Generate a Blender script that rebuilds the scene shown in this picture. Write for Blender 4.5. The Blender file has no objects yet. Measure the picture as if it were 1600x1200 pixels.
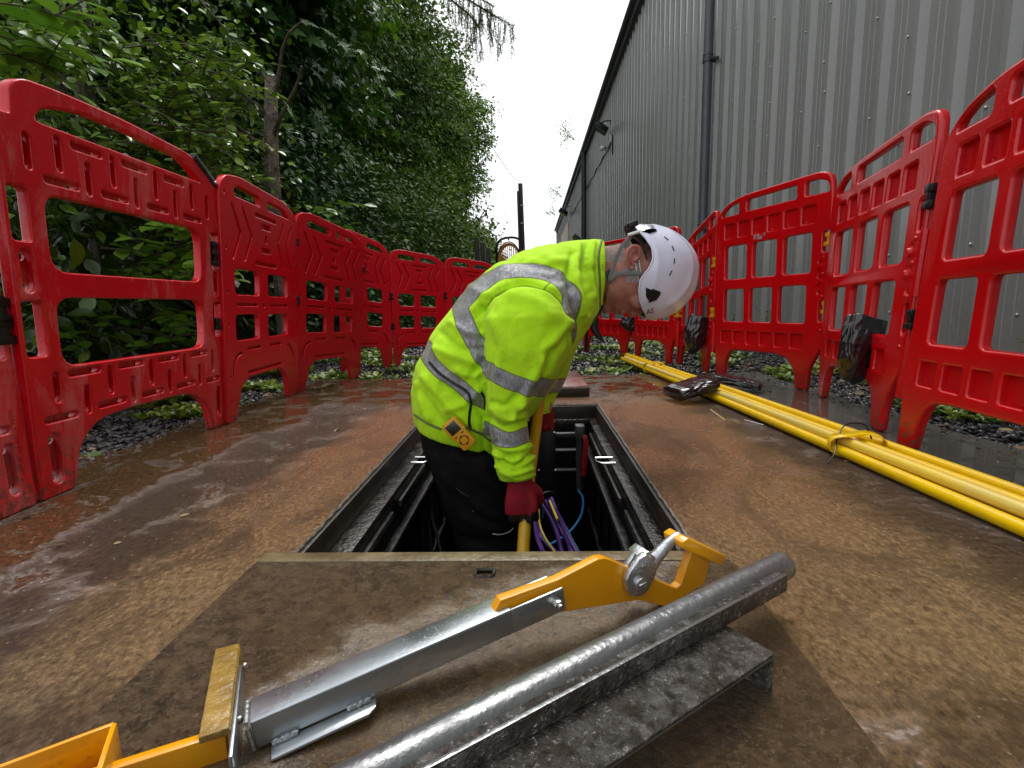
import bpy, bmesh, math, random
import numpy as np
from mathutils import Vector, Matrix, noise as mnoise
from mathutils.bvhtree import BVHTree
random.seed(7); rng = np.random.default_rng(7)
SC = bpy.context.scene
COL = SC.collection

# ------------------------------------------------------------------ camera
FPX = 800.0; CAM_H = 0.45
def _n(v): v = np.array(v, float); return v/np.linalg.norm(v)
_D = _n((120, 5150, FPX)); _Y = np.array([28., -125., FPX]); _Y = _n(_Y-_D*(_Y@_D)); _U = -_D; _X = np.cross(_Y, _U)
CAMC = np.array([0., 0., CAM_H]); ROT = np.stack([_X, _Y, _U])
cd = bpy.data.cameras.new('camera'); cam = bpy.data.objects.new('camera', cd); COL.objects.link(cam)
cd.sensor_width = 36; cd.lens = FPX/1600*36; cd.clip_start = 0.02; cd.clip_end = 1500
M = Matrix.Identity(4)
for i in range(3):
    M[i][0] = ROT[i][0]; M[i][1] = -ROT[i][1]; M[i][2] = -ROT[i][2]
M[0][3], M[1][3], M[2][3] = CAMC
cam.matrix_world = M; SC.camera = cam

# ------------------------------------------------------------------ sky, sun, exposure
W = bpy.data.worlds.new('World'); SC.world = W; W.use_nodes = True
nt = W.node_tree; nt.nodes.clear()
wo = nt.nodes.new('ShaderNodeOutputWorld'); bg = nt.nodes.new('ShaderNodeBackground'); bg2 = nt.nodes.new('ShaderNodeBackground')
sky = nt.nodes.new('ShaderNodeTexSky'); sky.sky_type = 'NISHITA'; sky.sun_disc = False
sky.sun_elevation = math.radians(66); sky.sun_rotation = math.radians(12); sky.dust_density = 4; sky.air_density = 1.2
hs = nt.nodes.new('ShaderNodeHueSaturation'); hs.inputs['Saturation'].default_value = 0.12
nt.links.new(sky.outputs[0], hs.inputs['Color']); nt.links.new(hs.outputs[0], bg.inputs[0]); bg.inputs[1].default_value = 0.05
tc = nt.nodes.new('ShaderNodeTexCoord'); ns = nt.nodes.new('ShaderNodeTexNoise'); ns.inputs['Scale'].default_value = 1.6; ns.inputs['Detail'].default_value = 5
nt.links.new(tc.outputs['Generated'], ns.inputs['Vector'])
cr = nt.nodes.new('ShaderNodeValToRGB'); nt.links.new(ns.outputs[0], cr.inputs[0])
cr.color_ramp.elements[0].position = .3; cr.color_ramp.elements[0].color = (.74, .80, .88, 1)
cr.color_ramp.elements[1].position = .7; cr.color_ramp.elements[1].color = (.97, .985, 1.0, 1)
nt.links.new(cr.outputs[0], bg2.inputs[0]); bg2.inputs[1].default_value = 0.82
ad = nt.nodes.new('ShaderNodeAddShader'); nt.links.new(bg.outputs[0], ad.inputs[0]); nt.links.new(bg2.outputs[0], ad.inputs[1]); nt.links.new(ad.outputs[0], wo.inputs[0])
sd = bpy.data.lights.new('sun', 'SUN'); sd.energy = 1.5; sd.angle = math.radians(24); sd.color = (1, .97, .93)
sun = bpy.data.objects.new('sun', sd); COL.objects.link(sun)
_se, _sr = math.radians(66), math.radians(12)
sdir = Vector((math.sin(_sr)*math.cos(_se), math.cos(_sr)*math.cos(_se), math.sin(_se)))   # towards the sun
sun.rotation_euler = sdir.to_track_quat('Z', 'Y').to_euler()
SC.view_settings.view_transform = 'Standard'; SC.view_settings.look = 'None'; SC.view_settings.gamma = 1
SC.view_settings.exposure = 0.45; SC.view_settings.use_curve_mapping = False

# ------------------------------------------------------------------ picking helpers (pixel of the photograph -> place in the scene)
def ray(px, py): return ROT@np.array([px-800., py-600., FPX])
def G(px, py, z=0.): r = ray(px, py); return CAMC+r*((z-CAM_H)/r[2])
def P(px, py, Y): r = ray(px, py); return CAMC+r*(Y/r[1])
def PX(px, py, X): r = ray(px, py); return CAMC+r*(X/r[0])
def proj(p):
    c = (np.asarray(p)-CAMC)@ROT; z = np.maximum(c[..., 2], 1e-3)
    return 800+FPX*c[..., 0]/z, 600+FPX*c[..., 1]/z, c[..., 2]

# ------------------------------------------------------------------ object helpers
def setp(o, label=None, cat=None, group=None, kind=None):
    if label: o['label'] = label
    if cat: o['category'] = cat
    if group: o['group'] = group
    if kind: o['kind'] = kind
    return o
def thing(name, label, cat, loc=(0, 0, 0), group=None):
    o = bpy.data.objects.new(name, None); o.empty_display_size = .1; o.location = Vector([float(a) for a in loc]); COL.objects.link(o)
    return setp(o, label, cat, group)
def par(o, p):
    if p is not None:
        o.parent = p; o.matrix_parent_inverse = Matrix.Translation(-p.location)
    return o
def mk(name, verts, faces, mat=None, parent=None, smooth=False, attrs=None):
    me = bpy.data.meshes.new(name)
    if isinstance(verts, np.ndarray) and isinstance(faces, np.ndarray):
        nv = len(verts); nf, k = faces.shape
        me.vertices.add(nv); me.vertices.foreach_set('co', verts.astype(np.float32).ravel())
        me.loops.add(nf*k); me.loops.foreach_set('vertex_index', faces.astype(np.int32).ravel())
        me.polygons.add(nf); me.polygons.foreach_set('loop_start', np.arange(0, nf*k, k, dtype=np.int32))
        try: me.polygons.foreach_set('loop_total', np.full(nf, k, dtype=np.int32))
        except Exception: pass
        me.update(calc_edges=True)
    else:
        me.from_pydata([tuple(map(float, v)) for v in verts], [], [tuple(int(i) for i in f) for f in faces]); me.update()
    if attrs:
        for an, arr in attrs.items():
            a = me.attributes.new(an, 'FLOAT', 'POINT'); a.data.foreach_set('value', np.asarray(arr, dtype=np.float32))
    return mkm(name, me, mat, parent, smooth)
def mkm(name, me, mat=None, parent=None, smooth=False):
    if mat: me.materials.clear(); me.materials.append(mat)
    if smooth and len(me.polygons): me.polygons.foreach_set('use_smooth', np.ones(len(me.polygons), dtype=bool))
    o = bpy.data.objects.new(name, me); COL.objects.link(o); par(o, parent); return o
def autosm(o, ang=35):
    me = o.data; me.polygons.foreach_set('use_smooth', np.ones(len(me.polygons), dtype=bool))
    try: me.set_sharp_from_angle(angle=math.radians(ang))
    except Exception: pass
    return o
class MB:
    def __init__(s): s.v = []; s.f = []
    def add(s, v, f):
        b = len(s.v); s.v += [tuple(map(float, q)) for q in v]; s.f += [tuple(b+i for i in g) for g in f]
    def box(s, a, b):
        x0, y0, z0 = a; x1, y1, z1 = b
        s.hexa([(x0, y0, z0), (x1, y0, z0), (x1, y1, z0), (x0, y1, z0), (x0, y0, z1), (x1, y0, z1), (x1, y1, z1), (x0, y1, z1)])
    def hexa(s, c): s.add(c, [(0, 3, 2, 1), (4, 5, 6, 7), (0, 1, 5, 4), (1, 2, 6, 5), (2, 3, 7, 6), (3, 0, 4, 7)])
    def obox(s, o, ax, ay, az):       # corner + three edge vectors
        o, ax, ay, az = [np.array(q, float) for q in (o, ax, ay, az)]
        s.hexa([o, o+ax, o+ax+ay, o+ay, o+az, o+ax+az, o+ax+ay+az, o+ay+az])
    def tube(s, pts, r, n=10, cap=True):
        pts = [np.array(p, float) for p in pts]; m = len(pts); rr = r if hasattr(r, '__len__') else [r]*m
        ref = np.array([0, 0, 1.]); rings = []
        for i in range(m):
            t = pts[min(i+1, m-1)]-pts[max(i-1, 0)]; t /= np.linalg.norm(t)+1e-9
            if i == 0:
                u = np.cross(t, ref)
                if np.linalg.norm(u) < .2: u = np.cross(t, (1., 0, 0))
            else: u = u-t*(u@t)
            u /= np.linalg.norm(u); w = np.cross(t, u)
            rings.append([pts[i]+rr[i]*(math.cos(2*math.pi*k/n)*u+math.sin(2*math.pi*k/n)*w) for k in range(n)])
        v = [q for R in rings for q in R]; f = []
        for i in range(m-1):
            for k in range(n): f.append((i*n+k, i*n+(k+1) % n, (i+1)*n+(k+1) % n, (i+1)*n+k))
        if cap: f.append(tuple(range(n))[::-1]); f.append(tuple((m-1)*n+k for k in range(n)))
        s.add(v, f)
    def loft(s, rings):               # rings: lists of equal point count, closed
        n = len(rings[0]); v = [q for R in rings for q in R]; f = []
        for i in range(len(rings)-1):
            for k in range(n): f.append((i*n+k, i*n+(k+1) % n, (i+1)*n+(k+1) % n, (i+1)*n+k))
        f.append(tuple(range(n))[::-1]); f.append(tuple((len(rings)-1)*n+k for k in range(n)))
        s.add(v, f)
    def prism(s, poly, off):          # polygon of 3d points extruded by off
        n = len(poly); off = np.array(off, float); a = [np.array(p, float) for p in poly]; b = [p+off for p in a]
        s.add(a+b, [tuple(range(n))[::-1], tuple(n+k for k in range(n))]+[(k, (k+1) % n, n+(k+1) % n, n+k) for k in range(n)])
    def ball(s, c, r, seg=10, rings=7):
        c = np.array(c, float); r = np.array(r if hasattr(r, '__len__') else (r, r, r), float); v = []; f = []
        for i in range(1, rings):
            th = math.pi*i/rings
            for k in range(seg): ph = 2*math.pi*k/seg; v.append(c+r*np.array([math.sin(th)*math.cos(ph), math.sin(th)*math.sin(ph), math.cos(th)]))
        v.append(c+r*np.array([0, 0, 1.])); v.append(c-r*np.array([0, 0, 1.])); t = len(v)-2
        for i in range(rings-2):
            for k in range(seg): f.append((i*seg+k, (i+1)*seg+k, (i+1)*seg+(k+1) % seg, i*seg+(k+1) % seg))
        for k in range(seg): f.append((t, k, (k+1) % seg)); f.append((t+1, (rings-2)*seg+(k+1) % seg, (rings-2)*seg+k))
        s.add(v, f)
    def mesh(s, name='m'):
        me = bpy.data.meshes.new(name); me.from_pydata(s.v, [], s.f); me.update(); return me
    def build(s, name, mat=None, parent=None, bevel=0, seg=2, smooth=False, ang=35):
        me = s.mesh(name)
        bm = bmesh.new(); bm.from_mesh(me); bmesh.ops.recalc_face_normals(bm, faces=bm.faces)
        if bevel:
            es = [e for e in bm.edges if len(e.link_faces) == 2 and e.calc_face_angle(0) > math.radians(25)]
            bmesh.ops.bevel(bm, geom=es, offset=bevel, segments=seg, profile=.5, affect='EDGES', clamp_overlap=True)
        bm.to_mesh(me); bm.free()
        o = mkm(name, me, mat, parent)
        if smooth or bevel: autosm(o, ang)
        return o
def catmull(pts, n=6):
    pts = [np.array(p, float) for p in pts]; P4 = [2*pts[0]-pts[1]]+pts+[2*pts[-1]-pts[-2]]; out = []
    for i in range(1, len(P4)-2):
        a, b, c, d = P4[i-1:i+3]
        for k in range(n):
            t = k/n; out.append(.5*((2*b)+(c-a)*t+(2*a-5*b+4*c-d)*t*t+(3*b-a-3*c+d)*t**3))
    out.append(pts[-1]); return out

# ------------------------------------------------------------------ materials
def mat(name, base=(.5, .5, .5), rough=.5, metal=0., var=0., vscale=5., col2=None, bump=0., bscale=50., rvar=0., spec=None, stretch=None, coat=0., detail=6, bdist=.01):
    m = bpy.data.materials.new(name); m.use_nodes = True; t = m.node_tree; b = t.nodes['Principled BSDF']
    b.inputs['Base Color'].default_value = (*base, 1); b.inputs['Roughness'].default_value = rough; b.inputs['Metallic'].default_value = metal
    if spec is not None: b.inputs['Specular IOR Level'].default_value = spec
    if coat: b.inputs['Coat Weight'].default_value = coat; b.inputs['Coat Roughness'].default_value = .08
    tc = t.nodes.new('ShaderNodeTexCoord'); src = tc.outputs['Object']
    if stretch:
        mp = t.nodes.new('ShaderNodeMapping'); mp.inputs['Scale'].default_value = stretch; t.links.new(src, mp.inputs[0]); src = mp.outputs[0]
    m['src'] = ''
    if col2 is not None or rvar:
        n = t.nodes.new('ShaderNodeTexNoise'); n.inputs['Scale'].default_value = vscale; n.inputs['Detail'].default_value = detail; n.inputs['Roughness'].default_value = .6
        t.links.new(src, n.inputs['Vector'])
        r = t.nodes.new('ShaderNodeMapRange'); r.inputs[1].default_value = .5-.5*max(.08, 1-var); r.inputs[2].default_value = .5+.5*max(.08, 1-var)
        r.inputs[1].default_value = .35; r.inputs[2].default_value = .65
        t.links.new(n.outputs[0], r.inputs[0])
        if col2 is not None:
            mx = t.nodes.new('ShaderNodeMix'); mx.data_type = 'RGBA'; mx.inputs[6].default_value = (*base, 1); mx.inputs[7].default_value = (*col2, 1)
            t.links.new(r.outputs[0], mx.inputs[0]); t.links.new(mx.outputs[2], b.inputs['Base Color'])
        if rvar:
            r2 = t.nodes.new('ShaderNodeMapRange'); r2.inputs[3].default_value = max(.02, rough-rvar); r2.inputs[4].default_value = min(1, rough+rvar)
            t.links.new(r.outputs[0], r2.inputs[0]); t.links.new(r2.outputs[0], b.inputs['Roughness'])
    if bump:
        n2 = t.nodes.new('ShaderNodeTexNoise'); n2.inputs['Scale'].default_value = bscale; n2.inputs['Detail'].default_value = 6; t.links.new(src, n2.inputs['Vector'])
        bp = t.nodes.new('ShaderNodeBump'); bp.inputs['Strength'].default_value = bump; bp.inputs['Distance'].default_value = bdist
        t.links.new(n2.outputs[0], bp.inputs['Height']); t.links.new(bp.outputs[0], b.inputs['Normal'])
    return m
class NT:
    def __init__(s, m): s.t = m.node_tree; s.b = s.t.nodes['Principled BSDF']
    def n(s, ty, **kw):
        q = s.t.nodes.new(ty)
        for k, v in kw.items():
            if k.startswith('_'): setattr(q, k[1:], v)
            else: q.inputs[int(k[1:]) if k[0] == 'i' and k[1:].isdigit() else k.replace('_', ' ')].default_value = v
        return q
    def l(s, a, b): s.t.links.new(a, b)
    def noise(s, vec, scale, detail=6, rough=.6, dist=0.):
        q = s.n('ShaderNodeTexNoise'); q.inputs['Scale'].default_value = scale; q.inputs['Detail'].default_value = detail; q.inputs['Roughness'].default_value = rough; q.inputs['Distortion'].default_value = dist
        if vec is not None: s.l(vec, q.inputs['Vector'])
        return q.outputs[0]
    def rng(s, v, a, b, c=0., d=1.):
        q = s.n('ShaderNodeMapRange'); q.inputs[1].default_value = a; q.inputs[2].default_value = b; q.inputs[3].default_value = c; q.inputs[4].default_value = d; s.l(v, q.inputs[0]); return q.outputs[0]
    def mix(s, f, a, b):
        q = s.n('ShaderNodeMix'); q.data_type = 'RGBA'
        for i, v in ((0, f), (6, a), (7, b)):
            if hasattr(v, 'is_linked') or hasattr(v, 'links'): s.l(v, q.inputs[i])
            else: q.inputs[i].default_value = (*v, 1) if isinstance(v, tuple) else v
        return q.outputs[2]
    def math(s, op, a, b=0.):
        q = s.n('ShaderNodeMath'); q.operation = op
        for i, v in ((0, a), (1, b)):
            if hasattr(v, 'links'): s.l(v, q.inputs[i])
            else: q.inputs[i].default_value = v
        return q.outputs[0]
    def coord(s, which='Object', scale=None):
        o = s.n('ShaderNodeTexCoord').outputs[which]
        if scale:
            mp = s.n('ShaderNodeMapping'); mp.inputs['Scale'].default_value = scale; s.l(o, mp.inputs[0]); o = mp.outputs[0]
        return o
    def bump(s, h, strength, dist=.01, prev=None):
        q = s.n('ShaderNodeBump'); q.inputs['Distance'].default_value = dist
        if hasattr(strength, 'links'): s.l(strength, q.inputs['Strength'])
        else: q.inputs['Strength'].default_value = strength
        s.l(h, q.inputs['Height'])
        if prev is not None: s.l(prev, q.inputs['Normal'])
        return q.outputs[0]
def newmat(name):
    m = bpy.data.materials.new(name); m.use_nodes = True; return m, NT(m)

# red barrier plastic, scuffed and wet
def red_plastic(name, base, scuff, amt):
    m, k = newmat(name); v = k.coord(); vs = k.coord(scale=(1, 1, .35))
    a = k.noise(vs, 7, 6, .65, .6); b = k.noise(v, 60, 5); s1 = k.rng(a, .60-.12*amt, .74-.10*amt, 0, .75); s2 = k.math('MULTIPLY', s1, k.rng(b, .3, .6, .3*amt, max(amt, .12)))
    c = k.mix(k.rng(k.noise(v, 3), .3, .7), base, tuple(x*.78 for x in base)); c = k.mix(s2, c, scuff)
    g = k.noise(k.coord(scale=(1, 1, .5)), 22, 4); c = k.mix(k.rng(g, .62, .8, 0, .3), c, (.05, .012, .012))
    sz_ = k.n('ShaderNodeSeparateXYZ'); k.l(v, sz_.inputs[0]); mud_ = k.math('MULTIPLY', k.rng(sz_.outputs[2], .20, .02), k.rng(b, .44, .58)); c = k.mix(k.math('MULTIPLY', mud_, .75), c, (.085, .045, .025))
    k.l(c, k.b.inputs['Base Color']); k.l(k.rng(a, .35, .75, .15, .2+.28*amt), k.b.inputs['Roughness'])
    vo = k.n('ShaderNodeTexVoronoi'); vo.inputs['Scale'].default_value = 140; k.l(v, vo.inputs['Vector'])
    dr = k.rng(vo.outputs['Distance'], .08, .34, 1, 0)
    k.l(k.bump(k.math('ADD', k.math('MULTIPLY', dr, .35), k.noise(v, 90, 4)), .16, .004), k.b.inputs['Normal'])
    return m
M_red_a = red_plastic('red_plastic_faded', (.74, .003, .012), (.66, .26, .26), .75)
M_red_b = red_plastic('red_plastic_bright', (.72, .002, .014), (.60, .12, .15), .0)
M_red_c = red_plastic('red_plastic_deep', (.60, .0015, .005), (.55, .2, .22), .2)
M_blackpl = mat('black_plastic', (.008, .008, .009), .36, spec=.35, bump=.2, bscale=200, bdist=.002)
M_yelclip = mat('yellow_clip_plastic', (.75, .36, .01), .4, col2=(.5, .22, .01), vscale=40)
M_steel = mat('zinc_plated_steel', (.50, .53, .54), .30, .9, col2=(.38, .41, .43), vscale=9, rvar=.1, bump=.12, bscale=160, bdist=.002)
M_bolt = mat('bolt_steel', (.55, .55, .53), .3, 1.0)
# ------------------------------------------------------------------ ground
def concrete_mat():
    m, k = newmat('wet_brown_concrete'); v = k.coord(); sp = k.n('ShaderNodeSeparateXYZ'); k.l(v, sp.inputs[0]); x, y = sp.outputs[0], sp.outputs[1]
    big = k.noise(v, 1.3, 5, .6, .8); big2 = k.noise(k.coord(scale=(1.6, .7, 1)), 2.6, 6, .65, 1.2); med = k.noise(v, 7, 7, .65, .5)
    fine = k.noise(k.coord(scale=(1, .6, 1)), 110, 8, .8); grit = k.noise(v, 460, 4, .7); strk = k.noise(k.coord(scale=(1, .16, 1)), 34, 7, .75, .5)
    c0 = lambda q: k.math('SUBTRACT', q, .5)
    ax = k.math('ABSOLUTE', x); wob = k.math('ADD', ax, k.math('ADD', k.math('MULTIPLY', c0(big), .45), k.math('MULTIPLY', c0(med), .22)))
    wet = k.rng(wob, .60, .74)
    far = k.rng(k.math('ADD', y, k.math('ADD', k.math('MULTIPLY', c0(med), .9), k.math('MULTIPLY', c0(big), .8))), 2.15, 2.5)
    sil = k.rng(k.math('ADD', y, k.math('MULTIPLY', c0(big), .9)), .58, .46); damp = k.rng(big2, .47, .66)
    wetc = k.math('MAXIMUM', k.math('MAXIMUM', wet, far), k.math('MAXIMUM', k.math('MULTIPLY', sil, .85), k.math('MULTIPLY', damp, .8)))
    tan = k.mix(k.rng(fine, .36, .60), (.070, .036, .014), (.46, .285, .125))
    org = k.mix(k.rng(fine, .34, .62), (.085, .032, .012), (.42, .175, .065))
    yy = k.rng(k.math('ADD', y, k.math('MULTIPLY', c0(big), 1.4)), .7, 1.5)
    c = k.mix(yy, tan, org); c = k.mix(k.rng(strk, .52, .66, 0, .6), c, (.11, .052, .024)); c = k.mix(k.rng(med, .56, .70, 0, .5), c, (.25, .175, .105))
    dk = k.mix(k.rng(fine, .38, .64), (.022, .012, .007), (.155, .080, .036)); dk = k.mix(k.rng(strk, .50, .68, 0, .5), dk, (.055, .042, .022))
    c = k.mix(wetc, c, dk)
    sp2 = k.n('ShaderNodeTexVoronoi'); sp2.inputs['Scale'].default_value = 75; k.l(v, sp2.inputs['Vector'])
    c = k.mix(k.math('MULTIPLY', k.rng(sp2.outputs['Distance'], .20, .12), k.rng(sp2.outputs['Color'], .55, .7)), c, (.34, .25, .16))
    gx_ = k.rng(k.math('ADD', x, k.math('MULTIPLY', c0(med), .12)), .86, .98); c = k.mix(k.math('MULTIPLY', gx_, .8), c, k.mix(k.rng(fine, .35, .65), (.050, .045, .038), (.095, .085, .070)))
    k.l(c, k.b.inputs['Base Color'])
    edge = k.math('MULTIPLY', k.rng(wob, .92, 1.02), k.rng(med, .60, .52))
    pud = k.math('MAXIMUM', edge, k.math('MULTIPLY', far, k.rng(med, .58, .48)))
    pud = k.math('MAXIMUM', pud, k.math('MULTIPLY', k.math('MULTIPLY', wetc, k.rng(med, .50, .34)), .8))
    rg = k.math('SUBTRACT', 1, pud); r1 = k.mix(wetc, k.rng(fine, .3, .7, .10, .36), k.rng(fine, .3, .7, .05, .22))
    k.l(k.math('ADD', k.math('MULTIPLY', r1, rg), .03), k.b.inputs['Roughness'])
    h = k.math('ADD', k.math('MULTIPLY', fine, .9), k.math('MULTIPLY', grit, .35)); h = k.math('ADD', h, k.math('MULTIPLY', strk, .6))
    k.b.inputs['Specular IOR Level'].default_value = .75; k.l(k.bump(h, k.math('MULTIPLY', rg, .85), .014), k.b.inputs['Normal'])
    return m
M_conc = concrete_mat()
HX0, HX1, HY0, HY1 = -.447, .297, .865, 2.262
SX0, SX1, SY0, SY1 = -1.39, 1.40, -2.2, 3.2
def slab_mesh():
    bm = bmesh.new(); r = random.Random(3)
    xs = sorted(set([SX0+(SX1-SX0)*i/28 for i in range(29)]+[HX0, HX1])); ys = sorted(set([SY0+(SY1-SY0)*i/54 for i in range(55)]+[HY0, HY1]))
    vt = {}
    def V(i, j, z):
        if (i, j, z) not in vt:
            x, y = xs[i], ys[j]
            if i in (0, len(xs)-1): x += .035*(mnoise.noise(Vector((y*3, i, 0))))+.012*mnoise.noise(Vector((y*14, i, 4)))
            if j == len(ys)-1: y += .05*mnoise.noise(Vector((x*3, 2, 0)))
            vt[(i, j, z)] = bm.verts.new((x, y, z))
        return vt[(i, j, z)]
    hi0, hi1, hj0, hj1 = xs.index(HX0), xs.index(HX1), ys.index(HY0), ys.index(HY1)
    for i in range(len(xs)-1):
        for j in range(len(ys)-1):
            if hi0 <= i < hi1 and hj0 <= j < hj1: continue
            bm.faces.new([V(i, j, 0.), V(i+1, j, 0.), V(i+1, j+1, 0.), V(i, j+1, 0.)])
    eds = [e for e in bm.edges if len(e.link_faces) == 1]
    ext = bmesh.ops.extrude_edge_only(bm, edges=eds)
    for q in ext['geom']:
        if isinstance(q, bmesh.types.BMVert): q.co.z = -.10
    bmesh.ops.recalc_face_normals(bm, faces=bm.faces)
    me = bpy.data.meshes.new('concrete_slab'); bm.to_mesh(me); bm.free(); return me
slab = mkm('concrete_slab', slab_mesh(), M_conc); setp(slab, kind='structure')
# soil sheet under the gravel, reaching the horizon, open over the chamber
M_soil = mat('dark_soil', (.035, .028, .022), .6, col2=(.075, .06, .042), vscale=9, bump=.8, bscale=40, bdist=.03, rvar=.2)
b = MB(); Z = -.055; R = 600
xs = [-R, -.46, .31, R]; ys = [-R, .85, 2.275, R]
for i in range(3):
    for j in range(3):
        if i == 1 and j == 1: continue
        b.add([(xs[i], ys[j], Z), (xs[i+1], ys[j], Z), (xs[i+1], ys[j+1], Z), (xs[i], ys[j+1], Z)], [(0, 1, 2, 3)])
setp(b.build('ground', M_soil), kind='structure')
def bank():   # low earth bank under the hedgerow
    n = 60; v = []; f = []
    for i in range(n+1):
        y = -3+i*1.2
        for x, z in ((-1.9, -.052), (-2.5, .06), (-3.4, .22), (-6, .3), (-20, .35)):
            v.append((x+.15*mnoise.noise(Vector((y, x, 1))), y, z+(.08*mnoise.noise(Vector((y*2, x, 3))) if x < -2 else 0)))
    for i in range(n):
        for k in range(4): a = i*5+k; f.append((a, a+1, a+6, a+5))
    o = mk('earth_bank', v, f, M_soil, smooth=True); setp(o, kind='structure')
bank()
# gravel: real stones
def tint_mat(name, cols, rough=.4, rv=.15, bump=.3, bscale=60, trans=0., spec=.5):
    m, k = newmat(name); at = k.n('ShaderNodeAttribute'); at.attribute_name = 'tint'
    rp = k.n('ShaderNodeValToRGB'); e = rp.color_ramp.elements; e[0].color = (*cols[0], 1); e[1].color = (*cols[-1], 1)
    for i, c in enumerate(cols[1:-1]): q = e.new((i+1)/(len(cols)-1)); q.color = (*c, 1)
    k.l(at.outputs['Fac'], rp.inputs[0]); k.l(rp.outputs[0], k.b.inputs['Base Color']); k.b.inputs['Roughness'].default_value = rough
    k.b.inputs['Specular IOR Level'].default_value = spec
    if rv: k.l(k.rng(k.noise(k.coord(), 40), .3, .7, max(.05, rough-rv), rough+rv), k.b.inputs['Roughness'])
    if bump: k.l(k.bump(k.noise(k.coord(), bscale), bump, .004), k.b.inputs['Normal'])
    if trans:
        tr = k.n('ShaderNodeBsdfTranslucent'); k.l(rp.outputs[0], tr.inputs[0]); ms = k.n('ShaderNodeMixShader'); ms.inputs[0].default_value = trans
        k.l(k.b.outputs[0], ms.inputs[1]); k.l(tr.outputs[0], ms.inputs[2]); k.l(ms.outputs[0], k.t.nodes['Material Output'].inputs[0])
    return m
def _ico(sub=1):
    bm = bmesh.new(); bmesh.ops.create_icosphere(bm, subdivisions=sub, radius=1); v = np.array([q.co[:] for q in bm.verts]); f = np.array([[a.index for a in g.verts] for g in bm.faces]); bm.free(); return v, f
def scatter_stones(name, pts, size, mt, seed=1):
    r = np.random.default_rng(seed); v0, f0 = _ico(1); v0 = v0; n = len(pts); k = len(v0)
    sc = size[:, None]*r.uniform(.55, 1.25, (n, 3))*np.array([1, 1, .55]); A = r.normal(size=(n, 4)); A /= np.linalg.norm(A, axis=1)[:, None]
    w, x, y, z = A.T; Rm = np.stack([np.stack([1-2*(y*y+z*z), 2*(x*y-w*z), 2*(x*z+w*y)], -1), np.stack([2*(x*y+w*z), 1-2*(x*x+z*z), 2*(y*z-w*x)], -1), np.stack([2*(x*z-w*y), 2*(y*z+w*x), 1-2*(x*x+y*y)], -1)], 1)
    V = v0[None]*(1+.28*r.normal(size=(n, k, 1)))*sc[:, None, :]; V = np.einsum('nij,nkj->nki', Rm, V); V[..., 2] *= .7; V += pts[:, None, :]
    F = (f0[None]+(np.arange(n)*k)[:, None, None]).reshape(-1, 3)
    return mk(name, V.reshape(-1, 3), F, mt, attrs={'tint': np.repeat(r.uniform(0, 1, n), k)})
M_stone = tint_mat('wet_slate_chippings', [(.012, .012, .016), (.03, .028, .035), (.055, .05, .055), (.05, .035, .028), (.13, .12, .11)], .3, .15)
def strip_pts(n, x0, x1, y0, y1, z=-.045, jz=.02):
    p = rng.uniform((x0, y0, z), (x1, y1, z+jz), (n, 3)); return p
gp = np.concatenate([strip_pts(5200, -2.3, -1.36, .9, 3.2), strip_pts(7500, -2.4, 2.2, 3.16, 5.6), strip_pts(5200, 1.36, 2.3, .9, 3.3), strip_pts(2500, -2.2, 2.2, 5.5, 9)])
gs = rng.uniform(.010, .024, len(gp)); gs[gp[:, 1] > 5] *= 1.6
setp(scatter_stones('gravel', gp, gs, M_stone), 'dark wet slate chippings strewn along both sides of the concrete', 'gravel', kind='stuff')
gp2 = np.concatenate([strip_pts(240, -1.42, -1.33, .8, 3.2, 0., .0), strip_pts(90, 1.3, 1.42, .9, 3.3, .0, .0), strip_pts(160, -1.3, 1.3, 3.08, 3.24, .0, .0), strip_pts(60, -1.2, 1.3, .9, 3.1, .0, .0)])
gs2 = rng.uniform(.004, .012, len(gp2)); gs2[-60:] = rng.uniform(.002, .004, 60)
setp(scatter_stones('loose_chippings', gp2, gs2, M_stone, 4), 'small loose chippings spilled onto the edges of the concrete slab', 'gravel', kind='stuff')

# ------------------------------------------------------------------ chamber
M_frame = mat('muddy_frame_steel', (.010, .008, .006), .22, .1, col2=(.036, .029, .022), vscale=26, bump=.6, bscale=110, bdist=.006, rvar=.16)
M_frame_dk = mat('dark_frame_steel', (.014, .012, .010), .4, .2, col2=(.04, .032, .022), vscale=12, bump=.4, bscale=70, bdist=.004)
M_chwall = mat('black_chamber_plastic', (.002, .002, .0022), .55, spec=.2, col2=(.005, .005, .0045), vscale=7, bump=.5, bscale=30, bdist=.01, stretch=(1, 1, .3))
M_lip = mat('worn_concrete_lip', (.20, .17, .13), .5, col2=(.08, .065, .05), vscale=60, bump=.6, bscale=120)
ch = thing('underground_chamber', 'open rectangular access chamber with a steel frame that the worker stands in', 'manhole', (-.075, 1.56, -.95))
fr = MB(); w = .012
D0 = .057; LX0, LX1, LY0, LY1 = HX0+.062, HX1-.048, HY0+.05, HY1-.05
fr.box((HX0, HY0, -D0-.02), (HX0+w, HY1, -.004)); fr.box((HX1-w, HY0, -D0-.02), (HX1, HY1, -.004))
fr.box((HX0+w, HY0, -D0-.02), (HX1-w, HY0+w, -.004)); fr.box((HX0+w, HY1-w, -D0-.02), (HX1-w, HY1, -.004))
fr.build('frame_upstand', M_frame_dk, ch, bevel=.002)
lg = MB()
lg.box((HX0+w, HY0+w, -D0-.03), (LX0, HY1-w, -D0)); lg.box((LX1, HY0+w, -D0-.03), (HX1-w, HY1-w, -D0))
lg.box((LX0, HY0+w, -D0-.03), (LX1, LY0, -D0)); lg.box((LX0, LY1, -D0-.03), (LX1, HY1-w, -D0))
lg.build('seating_ledge', M_frame, ch, bevel=.003)
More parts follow.
